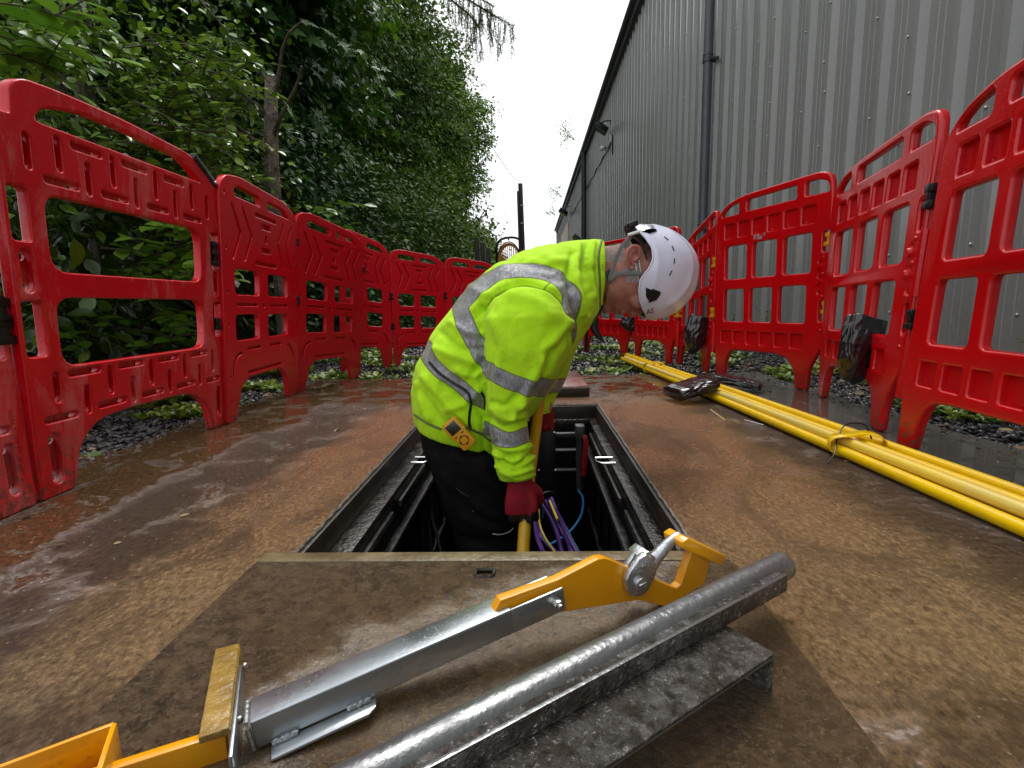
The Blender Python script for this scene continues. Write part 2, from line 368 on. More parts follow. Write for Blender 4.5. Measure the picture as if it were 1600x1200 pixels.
# rough crumbled edge between slab and frame
er = MB()
for (a, c_, n) in (((HX0, HY0), (HX0, HY1), 150), ((HX1, HY0), (HX1, HY1), 150), ((HX0, HY1), (HX1, HY1), 80)):
    pts = [(a[0]+(c_[0]-a[0])*i/n+rng.normal()*.0012, a[1]+(c_[1]-a[1])*i/n+rng.normal()*.0012, -.0015+abs(rng.normal())*.0008) for i in range(n+1)]
    er.tube(pts, [.0028+.0016*rng.uniform() for _ in pts], 5)
er.build('mortar_edge', M_lip, ch)
cw = MB(); ZF = -.95; t = .02
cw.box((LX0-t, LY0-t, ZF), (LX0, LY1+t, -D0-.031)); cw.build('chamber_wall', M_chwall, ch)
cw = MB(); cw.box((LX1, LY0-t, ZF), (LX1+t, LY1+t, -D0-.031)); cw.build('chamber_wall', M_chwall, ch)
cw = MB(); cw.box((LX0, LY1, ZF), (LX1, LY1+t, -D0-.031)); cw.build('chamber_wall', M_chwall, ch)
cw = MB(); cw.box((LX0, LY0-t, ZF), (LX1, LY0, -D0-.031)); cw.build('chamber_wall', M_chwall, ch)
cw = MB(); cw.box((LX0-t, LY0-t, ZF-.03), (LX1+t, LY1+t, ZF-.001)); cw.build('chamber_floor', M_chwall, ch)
M_rail = mat('wet_steel_rail', (.012, .011, .010), .4, .2, spec=.3, col2=(.08, .076, .07), vscale=50, bump=.6, bscale=120, bdist=.003)
for sx, X in ((1, LX0), (-1, LX1)):
    q = MB(); q.box((min(X, X+sx*.022), LY0+.01, -.185), (max(X, X+sx*.022), LY1-.01, -.165)); q.build('side_rail', M_rail, ch, bevel=.002)
    q = MB(); q.box((min(X, X+sx*.012), LY0+.05, -.46), (max(X, X+sx*.012), LY1-.05, -.445)); q.build('side_rail', M_rail, ch, bevel=.002)
    for y0, y1 in ((LY0+.02, LY0+.38), (LY0+.46, LY0+.80), (LY0+.86, LY1-.1)):
        q = MB(); q.box((min(X, X+sx*.010), y0, -.112), (max(X, X+sx*.010), y1, -.092)); q.build('edge_strip', M_rail, ch, bevel=.002)
for k_ in range(7):    # moulded ribs of the walls
    y = LY0+.12+.19*k_
    for sx, X in ((1, LX0), (-1, LX1)):
        q = MB(); q.box((min(X, X+sx*.009), y, -.90), (max(X, X+sx*.009), y+.03, -.2)); q.build('wall_rib', M_chwall, ch, bevel=.003)
for (x0, s) in ((LX0, 1), (LX1, -1)):
    y = 1.63 if s > 0 else 1.60
    q = MB(); q.tube([(x0-s*.012, y-.028, -D0+.004), (x0+s*.03, y-.03, -D0+.004), (x0+s*.045, y-.012, -D0+.004), (x0+s*.045, y+.028, -D0+.004), (x0-s*.012, y+.03, -D0+.004)], .0032, 8)
    q.build('lifting_loop', M_bolt, ch, smooth=True)
# things in the chamber
M_grey = mat('grey_powder_coat', (.04, .045, .045), .4, .3, col2=(.08, .08, .08), vscale=14)
br = thing('cable_bracket', 'grey steel cable bracket bars fixed across the far end of the chamber', 'bracket', P(880, 690, 2.05))
q = MB(); a = P(830, 679, 2.06); c_ = P(908, 679, 2.06); q.box((a[0], 2.05, a[2]-.012), (c_[0], 2.07, c_[2]+.01)); q.build('cross_bar', M_grey, br, bevel=.003)
for yy in (704, 735):
    a = P(862, yy, 2.12); c_ = P(905, yy, 2.12); q = MB(); q.box((a[0], 2.11, a[2]-.006), (c_[0], 2.14, c_[2]+.006)); q.build('rung', M_grey, br, bevel=.002)
a = P(846, 662, 2.02); q = MB(); q.box((a[0]-.03, 1.99, -.75), (a[0]+.055, 2.05, a[2]+.015)); q.build('upright', M_blackpl, br, bevel=.004)
for (bx, by) in ((842, 735), (868, 735), (850, 672), (866, 676)):
    a = P(bx, by, 1.99); q = MB(); q.ball(a, (.006, .006, .006)); q.build('bolt', M_bolt, br, smooth=True)
tl = thing('grey_prop', 'grey tube with a red lever hanging at the far right of the chamber', 'tool', P(906, 720, 1.96))
q = MB(); q.tube([P(906, 672, 1.96), P(906, 764, 1.96)], [.016, .014], 12); q.build('tube', M_grey, tl, smooth=True)
q = MB(); a = P(899, 668, 1.95); q.box((a[0], 1.94, a[2]-.05), (a[0]+.036, 1.985, a[2]+.008)); q.build('head', M_grey, tl, bevel=.004)
M_redlev = mat('red_lever', (.4, .01, .012), .35, col2=(.25, .008, .01), vscale=20)
q = MB(); q.loft([[P(x-h, y, yy) for (h, yy) in ((4, 1.93), (-4, 1.93), (-4, 1.95), (4, 1.95))] for x, y in ((913, 680), (916, 690), (914, 715), (911, 745))]); q.build('lever', M_redlev, tl, bevel=.002)
M_blue = mat('blue_rope', (.03, .22, .55), .6, bump=.8, bscale=300, bdist=.003); M_teal = mat('teal_rope', (.02, .25, .25), .6, bump=.8, bscale=300, bdist=.003)
rp = catmull([P(903, 765, 1.95), P(911, 780, 1.93), P(908, 805, 1.9), P(893, 828, 1.86), P(870, 845, 1.82), P(858, 851, 1.8)], 6)
q = MB(); q.tube(rp, .0045, 8); o = q.build('blue_rope', M_blue, smooth=True); setp(o, 'thin blue rope looping down from the grey tube into the cables', 'rope')
q = MB(); q.tube(catmull([P(868, 803, 1.84), P(882, 822, 1.8), P(892, 842, 1.72), P(906, 868, 1.66), P(930, 920, 1.6)], 6), .006, 8)
o = q.build('teal_rope', M_teal, smooth=True); setp(o, 'twisted teal rope lying over the purple cables', 'rope')
q = MB(); q.tube(catmull([P(838, 790, 1.85), P(848, 772, 1.88), P(864, 770, 1.9), P(871, 785, 1.9), P(868, 800, 1.88)], 6), .005, 8)
o = q.build('black_cable_loop', M_blackpl, smooth=True); setp(o, 'black cable loop standing above the purple cables in the chamber', 'cable')
q = MB(); q.tube(catmull([P(842, 778, 1.8), P(850, 790, 1.8), P(848, 808, 1.8)], 5), .004, 8); o = q.build('light_blue_string', M_blue, smooth=True); setp(o, 'short light blue cord beside the glove', 'string')
M_purp = mat('purple_cable', (.075, .02, .19), .35, col2=(.05, .015, .12), vscale=30); M_yc = mat('yellow_cable', (.45, .36, .04), .4)
cabs = [([(838, 800), (842, 830), (855, 850), (880, 872), (930, 900)], M_purp, .010), ([(846, 785), (862, 812), (872, 840), (880, 870), (890, 900)], M_purp, .009), ([(852, 782), (870, 815), (884, 842), (897, 870), (910, 900)], M_purp, .009),
        ([(858, 780), (876, 812), (890, 842), (905, 870), (920, 900)], M_purp, .008), ([(836, 812), (840, 842), (850, 868), (860, 900)], M_purp, .010), ([(862, 778), (870, 800), (888, 850), (894, 885)], M_purp, .006),
        ([(843, 775), (842, 812), (850, 838), (868, 865), (880, 890)], M_yc, .004), ([(859, 783), (866, 800), (871, 812)], M_yc, .0045)]
for i, (pp, mm, r) in enumerate(cabs):
    q = MB(); q.tube(catmull([P(x, y, 1.80-.06*j-.01*i) for j, (x, y) in enumerate(pp)], 6), r, 8)
    o = q.build('purple_cable' if mm is M_purp else 'yellow_cable', mm, smooth=True)
    setp(o, 'purple telecom cable in the loose bundle right of the glove' if mm is M_purp else ('thin yellow cable running down between the purple cables' if i == 6 else 'short yellow cable end among the tops of the purple cables'), 'cable', 'purple cables in the chamber' if mm is M_purp else None)
for i, pp in enumerate([[(600, 868), (625, 850), (650, 810), (662, 780)], [(640, 868), (652, 845), (668, 800), (675, 770)], [(675, 868), (672, 840), (668, 812)], [(690, 868), (684, 840), (676, 815), (672, 790)], [(585, 868), (600, 830), (640, 800)]]):
    q = MB(); q.tube(catmull([P(x, y, 1.62+.03*j+.02*i) for j, (x, y) in enumerate(pp)], 6), .006, 8)
    o = q.build('black_cable', M_blackpl, smooth=True); setp(o, 'black cable hanging against the left wall of the chamber', 'cable', 'black cables along the left chamber wall')
q = MB(); q.ball(P(983, 864, 1.25), (.010, .008, .006)); q.tube(catmull([P(978, 868, 1.25), P(984, 858, 1.26), P(990, 866, 1.25), P(982, 868, 1.24)], 6), .003, 6); o = q.build('rope_knot', M_blue, smooth=True); setp(o, 'small knot of blue rope at the near right corner of the chamber', 'rope')

# covers
M_cover = None
def cover_mat():
    m, k = newmat('wet_cover_concrete'); v = k.coord(); n1 = k.noise(v, 5, 5, .6, .6); n2 = k.noise(v, 48, 8, .75, .4); n3 = k.noise(v, 230, 6, .8); n4 = k.noise(v, 14, 6, .65, .6)
    c = k.mix(k.rng(n2, .40, .60), (.022, .012, .006), (.150, .092, .042)); c = k.mix(k.rng(n1, .35, .7, 0, .7), c, (.105, .062, .026))
    c = k.mix(k.rng(n3, .54, .62, 0, .7), c, (.27, .20, .115)); k.l(c, k.b.inputs['Base Color'])  # light flecks in the colour, strengthened to pass for fine wet sparkle
    sp = k.n('ShaderNodeSeparateXYZ'); k.l(v, sp.inputs[0]); x, y = sp.outputs[0], sp.outputs[1]
    dx = k.math('SUBTRACT', x, -.06); dy = k.math('SUBTRACT', y, .635); u_ = k.math('ADD', k.math('MULTIPLY', dx, .8225*.7), k.math('MULTIPLY', dy, .568*.7)); w_ = k.math('ADD', k.math('MULTIPLY', dx, -.568*2.2), k.math('MULTIPLY', dy, .8225*2.2)); d = k.math('SQRT', k.math('ADD', k.math('MULTIPLY', u_, u_), k.math('MULTIPLY', w_, w_)))
    pool = k.rng(k.math('ADD', d, k.math('ADD', k.math('MULTIPLY', k.math('SUBTRACT', n4, .5), .30), k.math('MULTIPLY', k.math('SUBTRACT', n2, .5), .16))), .30, .22)
    k.l(k.mix(pool, k.rng(n2, .3, .7, .12, .42), k.rng(n3, .3, .7, .04, .14)), k.b.inputs['Roughness'])
    n5 = k.noise(v, 85, 4, .6, .8); h = k.math('ADD', k.math('MULTIPLY', n2, 1.0), k.math('ADD', k.math('MULTIPLY', n3, .3), k.math('MULTIPLY', n5, .8))); k.l(k.rng(pool, 0, 1, .6, 1.), k.b.inputs['Specular IOR Level']); k.l(k.bump(h, k.rng(pool, 0, 1, .85, .38), .016), k.b.inputs['Normal'])
    return m
M_cover = cover_mat()
cv = thing('chamber_cover', 'large wet concrete filled cover in the foreground, closed, with tools lying on it', 'manhole cover', (-.08, .4, 0))
CX0, CX1 = -.497, .337; q = MB()
# top surface with a real keyhole cut out
kx0, kx1, ky0, ky1 = G(745, 901)[0], G(770, 901)[0], G(745, 906)[1], G(770, 896)[1]
gx = [CX0, kx0, kx1, CX1]; gy = [-.55, ky0, ky1, .835]
for i in range(3):
    for j in range(3):
        if i == 1 and j == 1: continue
        q.add([(gx[i], gy[j], .006), (gx[i+1], gy[j], .006), (gx[i+1], gy[j+1], .006), (gx[i], gy[j+1], .006)], [(0, 1, 2, 3)])
q.add([(CX0, -.55, .006), (CX0, .835, .006), (CX0-.003, .835, -.03), (CX0-.003, -.55, -.03)], [(0, 1, 2, 3)])
q.add([(CX1, -.55, .006), (CX1, .835, .006), (CX1+.003, .835, -.03), (CX1+.003, -.55, -.03)], [(0, 1, 2, 3)])
o = q.build('cover_slab', M_cover, cv)
M_rim = mat('muddy_rim', (.10, .075, .035), .38, .0, col2=(.20, .15, .075), vscale=18, bump=.6, bscale=80, bdist=.005, rvar=.1)
q = MB(); q.box((CX0, .835, -.03), (CX1, HY0+.004, .009)); q.build('cover_rim', M_rim, cv, bevel=.003)
q = MB(); q.add([(kx0, ky0, -.02), (kx1, ky0, -.02), (kx1, ky1, -.02), (kx0, ky1, -.02), (kx0, ky0, .006), (kx1, ky0, .006), (kx1, ky1, .006), (kx0, ky1, .006)], [(0, 1, 2, 3), (0, 1, 5, 4), (1, 2, 6, 5), (2, 3, 7, 6), (3, 0, 4, 7)]); q.build('keyhole', M_blackpl, cv)
# rounded collar of the keyhole
q = MB(); rr = []
for a_ in np.linspace(0, 2*math.pi, 29)[:-1]:
    cx, cy = (kx0+kx1)/2, (ky0+ky1)/2; hx, hy = (kx1-kx0)/2, (ky1-ky0)/2
    rr.append((cx+(hx+.002)*np.sign(math.cos(a_))*abs(math.cos(a_))**.5, cy+(hy+.002)*np.sign(math.sin(a_))*abs(math.sin(a_))**.5, .0065))
q.tube(rr+[rr[0]], .0032, 6); q.build('keyhole_collar', M_frame, cv, smooth=True)
cv2 = thing('lifted_cover', 'lifted chamber cover slab lying on the concrete behind the far end of the hole', 'manhole cover', (0, 2.75, 0))
M_cov2 = mat('wet_red_slab', (.24, .12, .10), .10, spec=.9, col2=(.36, .23, .20), vscale=16, bump=.35, bscale=90, bdist=.004, rvar=.1)
q = MB(); q.box((-.33, 2.46, .012), (.275, 3.02, .052)); q.build('slab', M_cov2, cv2, bevel=.004)
q = MB(); q.box((-.336, 2.452, .004), (.281, 3.028, .044)); q.build('steel_tray', M_frame_dk, cv2, bevel=.003)

# ------------------------------------------------------------------ warehouse
M_clad = mat('grey_cladding_paint', (.315, .318, .297), .24, 0., col2=(.262, .266, .248), vscale=2.2, rvar=.08, bump=.05, bscale=6, stretch=(1, 1, .25))
k = NT(M_clad)
WX = 2.25; EZ = 6.02; WY0, WY1 = -6.0, 42.0
wh = thing('warehouse', 'long grey profiled metal warehouse running along the right side of the path', 'building', (WX, 20, 0))
def clad_profile(y0):    # one 0.9 m sheet, three ribs
    pr = []
    for k_ in range(3):
        b_ = y0+k_*.3
        pr += [(b_, 0), (b_+.085, 0), (b_+.088, -.004), (b_+.094, -.004), (b_+.097, 0), (b_+.137, 0), (b_+.140, -.004), (b_+.146, -.004), (b_+.149, 0), (b_+.205, 0), (b_+.232, -.042), (b_+.270, -.042), (b_+.290, 0)]
    pr.append((y0+.9, 0)); return pr
pr = clad_profile(0); n = len(pr); vv = [(x_, y_, -.05) for y_, x_ in pr]+[(x_, y_, EZ) for y_, x_ in pr]
cl = bpy.data.meshes.new('cladding_sheet'); cl.from_pydata(vv, [], [(i, i+1, n+i+1, n+i) for i in range(n-1)]); cl.materials.append(M_clad)
y = WY0; phase = .0
while y < WY1-.01:
    o = bpy.data.objects.new('cladding_sheet', cl); COL.objects.link(o); par(o, wh); o.location = (WX, y, 0); y += .9
M_trim = mat('dark_grey_trim', (.05, .055, .06), .4)
M_trim2 = mat('grey_fascia', (.16, .165, .165), .4, col2=(.11, .115, .115), vscale=5)
q = MB(); q.box((WX-.10, WY0, EZ-.03), (WX-.044, WY1+.1, EZ+.02)); q.build('soffit', M_trim, wh)
q = MB(); q.box((WX-.125, WY0, EZ-.02), (WX-.102, WY1+.1, EZ+.20)); q.build('fascia', M_trim2, wh, bevel=.004)
q = MB(); pts = []
for yy_ in (WY0, WY1+.1):
    pts.append([(WX-.128-.055+.055*math.cos(a_), yy_, EZ+.14+.07*math.sin(a_)) for a_ in np.linspace(math.pi, 2*math.pi, 9)]+[(WX-.128, yy_, EZ+.15), (WX-.128-.11, yy_, EZ+.15)])
q.loft(pts); q.build('gutter', M_trim, wh, smooth=True)
q = MB(); q.add([(WX-.11, WY0, EZ+.19), (WX-.11, WY1+.1, EZ+.19), (WX+14, WY1+.1, EZ+2.2), (WX+14, WY0, EZ+2.2)], [(0, 1, 2, 3)]); q.build('roof', M_trim2, wh)
q = MB(); q.add([(WX, WY1, -.05), (WX+14, WY1, -.05), (WX+14, WY1, EZ+2), (WX, WY1, EZ)], [(0, 1, 2, 3)]); q.build('end_wall', M_clad, wh)
q = MB(); q.box((WX+.01, WY0, -.05), (WX+.03, WY1, EZ)); q.build('inner_lining', M_trim, wh)
M_or = mat('orange_door_paint', (.66, .34, .07), .5, col2=(.56, .28, .06), vscale=6)
dr = MB(); dr.box((WX-.05, 29.6, 0), (WX-.044, 36.0, 4.95)); d_ = dr.build('roller_door', M_or, wh)
q = MB()
for k_ in range(14): q.box((WX-.062, 29.62, .2+.35*k_), (WX-.05, 35.98, .22+.35*k_))
q.build('door_rib', M_trim2, d_)
# screws on the cladding: small heads, real geometry
q = MB(); rs = random.Random(5)
for (y0, y1, st) in ((1.5, 20, .3),):
    i = 0; yy_ = WY0+.045
    while yy_ < y1:
        if yy_ > y0:
            for zz in (.35, 1.0, 1.6, 2.2, 2.9, 3.7, 4.5, 5.3):
                on_rib = (i % 3 == 0)
                yc = yy_+(.207 if on_rib else .02)
                q.ball((WX-(.044 if on_rib else .002), yc, zz+(.35 if i % 2 else 0)), (.009, .0095, .0095), 6, 4)
        yy_ += .3; i += 1
setp(q.build('cladding_screws', M_bolt, wh, smooth=True), kind='stuff')
def downpipe(y, r, label, m_, ztop=EZ+.05):
    t_ = thing('downpipe', label, 'drainpipe', (WX-.14, y, 0)); q = MB(); q.tube([(WX-.13, y, .05), (WX-.13, y, ztop)], r, 14); q.build('pipe', m_, t_, smooth=True)
    for z in (1.3, 3.2, 5.1):
        q = MB(); q.tube([(WX-.13, y, z-.02), (WX-.13, y, z+.025)], r+.009, 14); q.tube([(WX-.13, y, z+.05), (WX-.13, y, z+.065)], r+.006, 14); q.box((WX-.12, y-r-.035, z-.012), (WX-.03, y-r+.005, z+.012)); q.box((WX-.12, y-.02, z-.01), (WX-.0, y+.02, z+.01))
        q.build('clip', M_trim, t_, smooth=True)
M_pipe = mat('blue_grey_pipe', (.10, .112, .13), .38, col2=(.08, .09, .105), vscale=6)
downpipe(6.55, .055, 'thick blue grey downpipe on the cladding above the middle red barriers', M_pipe)
downpipe(20.5, .09, 'thin dark downpipe far along the warehouse wall behind the helmet', M_trim)
def floodlight(p, s, label):
    t_ = thing('floodlight', label, 'floodlight', p); x, y, z = p
    a = np.array([-.12*s, -.05*s, .06*s]); 
    q = MB(); q.obox((x-.33*s, y-.16*s, z-.02*s), (.24*s, .02, -.16*s), (.02, .32*s, 0), (.06*s, 0, .09*s)); q.build('housing', M_blackpl, t_, bevel=.01)
    q = MB(); q.obox((x-.345*s, y-.13*s, z-.035*s), (.22*s, .02, -.147*s), (.02, .26*s, 0), (.012*s, 0, .018*s)); q.build('lens', mat('floodlight_glass', (.12, .13, .14), .1), t_)
    q = MB(); q.tube([(x-.2*s, y, z+.06*s), (x-.1*s, y, z+.10*s), (x+.03, y, z+.10*s), (x+.06, y, z-.02*s)], .012*s+.004, 8); q.build('bracket', M_blackpl, t_, smooth=True)
    q = MB(); q.box((x-.0, y-.05*s, z-.42*s), (x+.08*s, y+.06*s, z-.2*s)); q.build('junction_box', mat('pale_plastic', (.6, .62, .6), .4), t_, bevel=.01)
p1_ = PX(952, 196, WX-.06); floodlight(tuple(p1_), 1.15, 'large black floodlight under the eaves of the warehouse, the nearer one')
p2_ = PX(889, 328, WX-.06); floodlight(tuple(p2_), 1.7, 'smaller looking black floodlight at the far end of the warehouse wall')
cm = thing('security_camera', 'small white dome camera on the warehouse wall below the floodlight', 'camera', PX(943, 232, WX-.1))
q = MB(); c_ = PX(941, 232, WX-.12); q.ball(c_, .07); q.build('dome', mat('white_plastic', (.75, .76, .76), .3), cm, smooth=True)
q = MB(); q.tube([c_+np.array([.03, 0, .0]), c_+np.array([.13, .0, .03])], .02, 8); q.build('arm', M_trim, cm)
ca, cb = PX(957, 218, WX-.05), PX(891, 338, WX-.05)
q = MB(); pts = [ca+(cb-ca)*t_+np.array([0, 0, -.05*math.sin(t_*math.pi*9)**2]) for t_ in np.linspace(0, 1, 70)]
q.tube(pts, .022, 6); q.tube([ca+np.array([0, 0, .12]), ca+np.array([0, 0, -.35])], .03, 6)
setp(q.build('wall_cable', M_blackpl, smooth=True), 'black cable clipped along the warehouse wall between the floodlights', 'cable')

# far things on the path
M_wood = mat('dark_creosoted_wood', (.035, .025, .02), .75, col2=(.06, .045, .035), vscale=8, stretch=(1, 1, .2), bump=.4, bscale=30)
po = thing('utility_pole', 'dark wooden telegraph pole rising behind the worker', 'pole', P(816, 470, 25)); a = P(813, 287, 25); c_ = P(818, 395, 25)
q = MB(); q.tube([(c_[0], 25, -.05), (a[0], 25, a[2])], [.15, .11], 10); q.build('pole', M_wood, po, smooth=True)
q = MB(); q.tube([(c_[0]-.14, 24.9, -.05), (a[0]-.13, 24.9, a[2]-.35)], .045, 8); q.build('cable_guard', M_trim, po, smooth=True)
for z in (3., 4.2, 5.0):
    q = MB(); q.tube([(a[0]-.02, 24.85, z), (a[0]+.18, 24.85, z)], .015, 6); q.build('step_bolt', M_bolt, po)
w0, w1 = P(813, 289, 25), P(745, 190, 14)
q = MB(); q.tube([w0+(w1-w0)*t_-np.array([0, 0, .5*t_*(1-t_)]) for t_ in np.linspace(0, 1, 16)], .012, 5)
setp(q.build('overhead_wire', M_blackpl), 'thin overhead wire from the telegraph pole into the trees', 'wire')
for i, (x, yt, lb) in enumerate(((745, 372, 'tallest and leftmost of the three dark posts behind the left barriers'), (754, 379, 'middle one of the three dark posts behind the left barriers'), (763, 388, 'shortest and rightmost of the three dark posts behind the left barriers'))):
    a = P(x, yt, 10.5); q = MB(); q.box((a[0]-.045, 10.45, -.05), (a[0]+.045, 10.55, a[2])); setp(q.build('fence_post', M_wood, bevel=.008), lb, 'post', 'dark posts at the end of the path')
rl = thing('duct_rodder', 'orange cobra rod coil in a black hoop frame behind the worker', 'cable reel', P(795, 470, 7))
M_orod = mat('orange_rod', (.65, .30, .04), .4, col2=(.45, .2, .03), vscale=20)
q = MB(); L_, R_ = P(776, 400, 7), P(817, 400, 7); tl_, tr_ = P(778, 377, 7), P(812, 374, 7)
q.tube(catmull([(L_[0], 7, .02), (L_[0], 7, L_[2]), P(778, 380, 7), P(786, 373, 7), P(800, 371, 7), P(811, 374, 7), P(815, 384, 7), (R_[0], 7, R_[2]), (R_[0], 7, .02)], 5), .016, 8); q.build('hoop_frame', M_blackpl, rl, smooth=True)
cc = P(796, 410, 7)
for i in range(16):
    dy = -.11+.22*i/15; q = MB(); rr = .235-.0*i
    q.tube([(cc[0]+.145*math.cos(a_), 7+dy, cc[2]+rr*math.sin(a_)) for a_ in np.linspace(0, 2*math.pi, 25)], .009, 5); q.build('coil', M_orod, rl, smooth=True)
q = MB()
for i in range(18):
    a_ = math.pi*i/17; x = cc[0]+.14*math.cos(a_); q.tube([(x, 6.87, cc[2]+.235*math.sin(a_)-.005), (x*1.0, 6.87, cc[2]-.15)], .006, 4)
q.build('rod_wraps', M_orod, rl)
q = MB(); q.tube([(cc[0]+.155*math.cos(a_), 6.86, cc[2]+.25*math.sin(a_)) for a_ in np.linspace(0, 2*math.pi, 25)], .008, 6); q.build('cage_ring', M_blackpl, rl, smooth=True)
for x in (L_[0], R_[0]):
    q = MB(); q.tube([(x-.03, 7, .1), (x+.03, 7, .1)], .1, 14); q.build('wheel', M_blackpl, rl)
# ------------------------------------------------------------------ barriers
def rpoly(pts, r=.02, n=4):
    """polygon with rounded corners; pts: (x, y) or (x, y, radius)"""
    out = []; m = len(pts)
    for i in range(m):
        p = np.array(pts[i][:2], float); a = np.array(pts[i-1][:2], float); b_ = np.array(pts[(i+1) % m][:2], float); rr = pts[i][2] if len(pts[i]) > 2 else r
        da, db = a-p, b_-p; la, lb = np.linalg.norm(da), np.linalg.norm(db); da /= la; db /= lb; d = min(rr, la*.48, lb*.48)
        if d < 1e-4: out.append(tuple(p)); continue
        s, e = p+da*d, p+db*d
        for k_ in range(n+1): t_ = k_/n; out.append(tuple((1-t_)**2*s+2*t_*(1-t_)*p+t_*t_*e))
    return out
def rect(u0, u1, v0, v1, r=.02): return rpoly([(u0, v0), (u1, v0), (u1, v1), (u0, v1)], r)
def slot(u0, v0, u1, v1, w, n=6):
    a = math.atan2(v1-v0, u1-u0); o = []
    for k_ in range(n+1): t_ = a+math.pi/2+math.pi*k_/n; o.append((u0+w*math.cos(t_), v0+w*math.sin(t_)))
    for k_ in range(n+1): t_ = a-math.pi/2+math.pi*k_/n; o.append((u1+w*math.cos(t_), v1+w*math.sin(t_)))
    return o
def circ(u, v, r, n=12): return [(u+r*math.cos(2*math.pi*k_/n), v+r*math.sin(2*math.pi*k_/n)) for k_ in range(n)]
def plate(outer, holes, depth, bevel, off=0., res=2):
    c = bpy.data.curves.new('c', 'CURVE'); c.dimensions = '2D'; c.fill_mode = 'BOTH'; c.extrude = max(depth/2-bevel, .0002); c.bevel_depth = bevel; c.bevel_resolution = res; c.offset = -bevel
    for poly in [outer]+holes:
        s = c.splines.new('POLY'); s.points.add(len(poly)-1); s.use_cyclic_u = True
        for i, q in enumerate(poly): s.points[i].co = (q[0], q[1], 0, 1)
    o = bpy.data.objects.new('c', c); COL.objects.link(o); bpy.context.view_layer.update()
    me = bpy.data.meshes.new_from_object(o); bpy.data.objects.remove(o); bpy.data.curves.remove(c)
    if off: me.transform(Matrix.Translation((0, 0, off)))
    return me
def text_mesh(txt, size, depth, rot=0., at=(0, 0)):
    c = bpy.data.curves.new('t', 'FONT'); c.body = txt; c.size = size; c.extrude = depth; c.align_x = 'CENTER'; c.align_y = 'CENTER'
    o = bpy.data.objects.new('t', c); COL.objects.link(o); bpy.context.view_layer.update(); me = bpy.data.meshes.new_from_object(o); bpy.data.objects.remove(o); bpy.data.curves.remove(c)
    me.transform(Matrix.Translation((at[0], at[1], 0))@Matrix.Rotation(rot, 4, 'Z')); return me
def design_A():
    Wd = .84; S = lambda L: [(u*Wd, v)+tuple(r) for (u, v, *r) in L]
    outer = rpoly(S([(0, 0), (.118, 0), (.132, .03, .02), (.15, .12, .05), (.23, .18, .06), (.37, .19, .05), (.70, .185, .05), (.80, .16, .05), (.862, .09, .05), (.885, 0, .01), (1, 0), (1, 1.0), (.985, 1.01), (.955, 1.03), (.812, 1.096, .05), (.44, 1.112, .1), (.212, 1.108, .1), (.10, 1.10, .03), (.058, 1.075, .02), (.052, 1.0, .01), (0, 1.0)]), .012)
    win = [rpoly(S([(.118, 1.004, .02), (.150, 1.045, .05), (.287, 1.076, .1), (.45, 1.078, .1), (.77, 1.066, .05), (.878, 1.004, .015)]), .02)]
    R_ = lambda a, b_, c_, d_, r: rect(a*Wd, b_*Wd, c_, d_, r)
    win += [R_(.124, .852, .617, .822, .05), R_(.124, .850, .355, .547, .05), R_(.014, .074, .69, .826, .012), R_(.014, .080, .39, .537, .012), R_(.925, .985, .67, .82, .012), R_(.925, .985, .39, .537, .012)]
    w = .0095; sl = []; dots = []
    def V(u, a, b_, w_=w): sl.append(slot(u*Wd, a, u*Wd, b_, w_)); dots.extend([circ(u*Wd, a, w_*.98), circ(u*Wd, b_, w_*.98)])
    def Hh(u0, u1, v, w_=w): sl.append(slot(u0*Wd, v, u1*Wd, v, w_)); dots.extend([circ(u0*Wd, v, w_*.98), circ(u1*Wd, v, w_*.98)])
    for u, a, b_ in ((.089, .955, .885), (.189, .975, .90), (.29, .93, .856), (.395, .975, .90), (.495, .93, .854), (.598, .975, .90), (.703, .93, .852), (.808, .975, .90), (.912, .95, .88)): V(u, a, b_)
    for a, b_, v in ((.243, .342, .974), (.141, .241, .861), (.443, .545, .974), (.347, .445, .861), (.652, .752, .973), (.553, .65, .860), (.759, .858, .857)): Hh(a, b_, v)
    for u, a, b_ in ((.096, .335, .267), (.202, .283, .215), (.304, .33, .258), (.405, .283, .215), (.505, .33, .258), (.605, .283, .215), (.705, .33, .258), (.805, .283, .215), (.905, .33, .258)): V(u, a, b_)
    for a, b_, v in ((.149, .255, .333), (.052, .150, .215), (.252, .355, .222), (.352, .455, .333), (.455, .555, .222), (.555, .655, .333), (.655, .755, .222), (.755, .855, .333), (.86, .945, .215)): Hh(a, b_, v)
    V(.066, .16, .05, .017); V(.942, .165, .06, .014); V(.046, .655, .575, .016); V(.955, .655, .575, .014)
    return Wd, outer, win, sl, dots
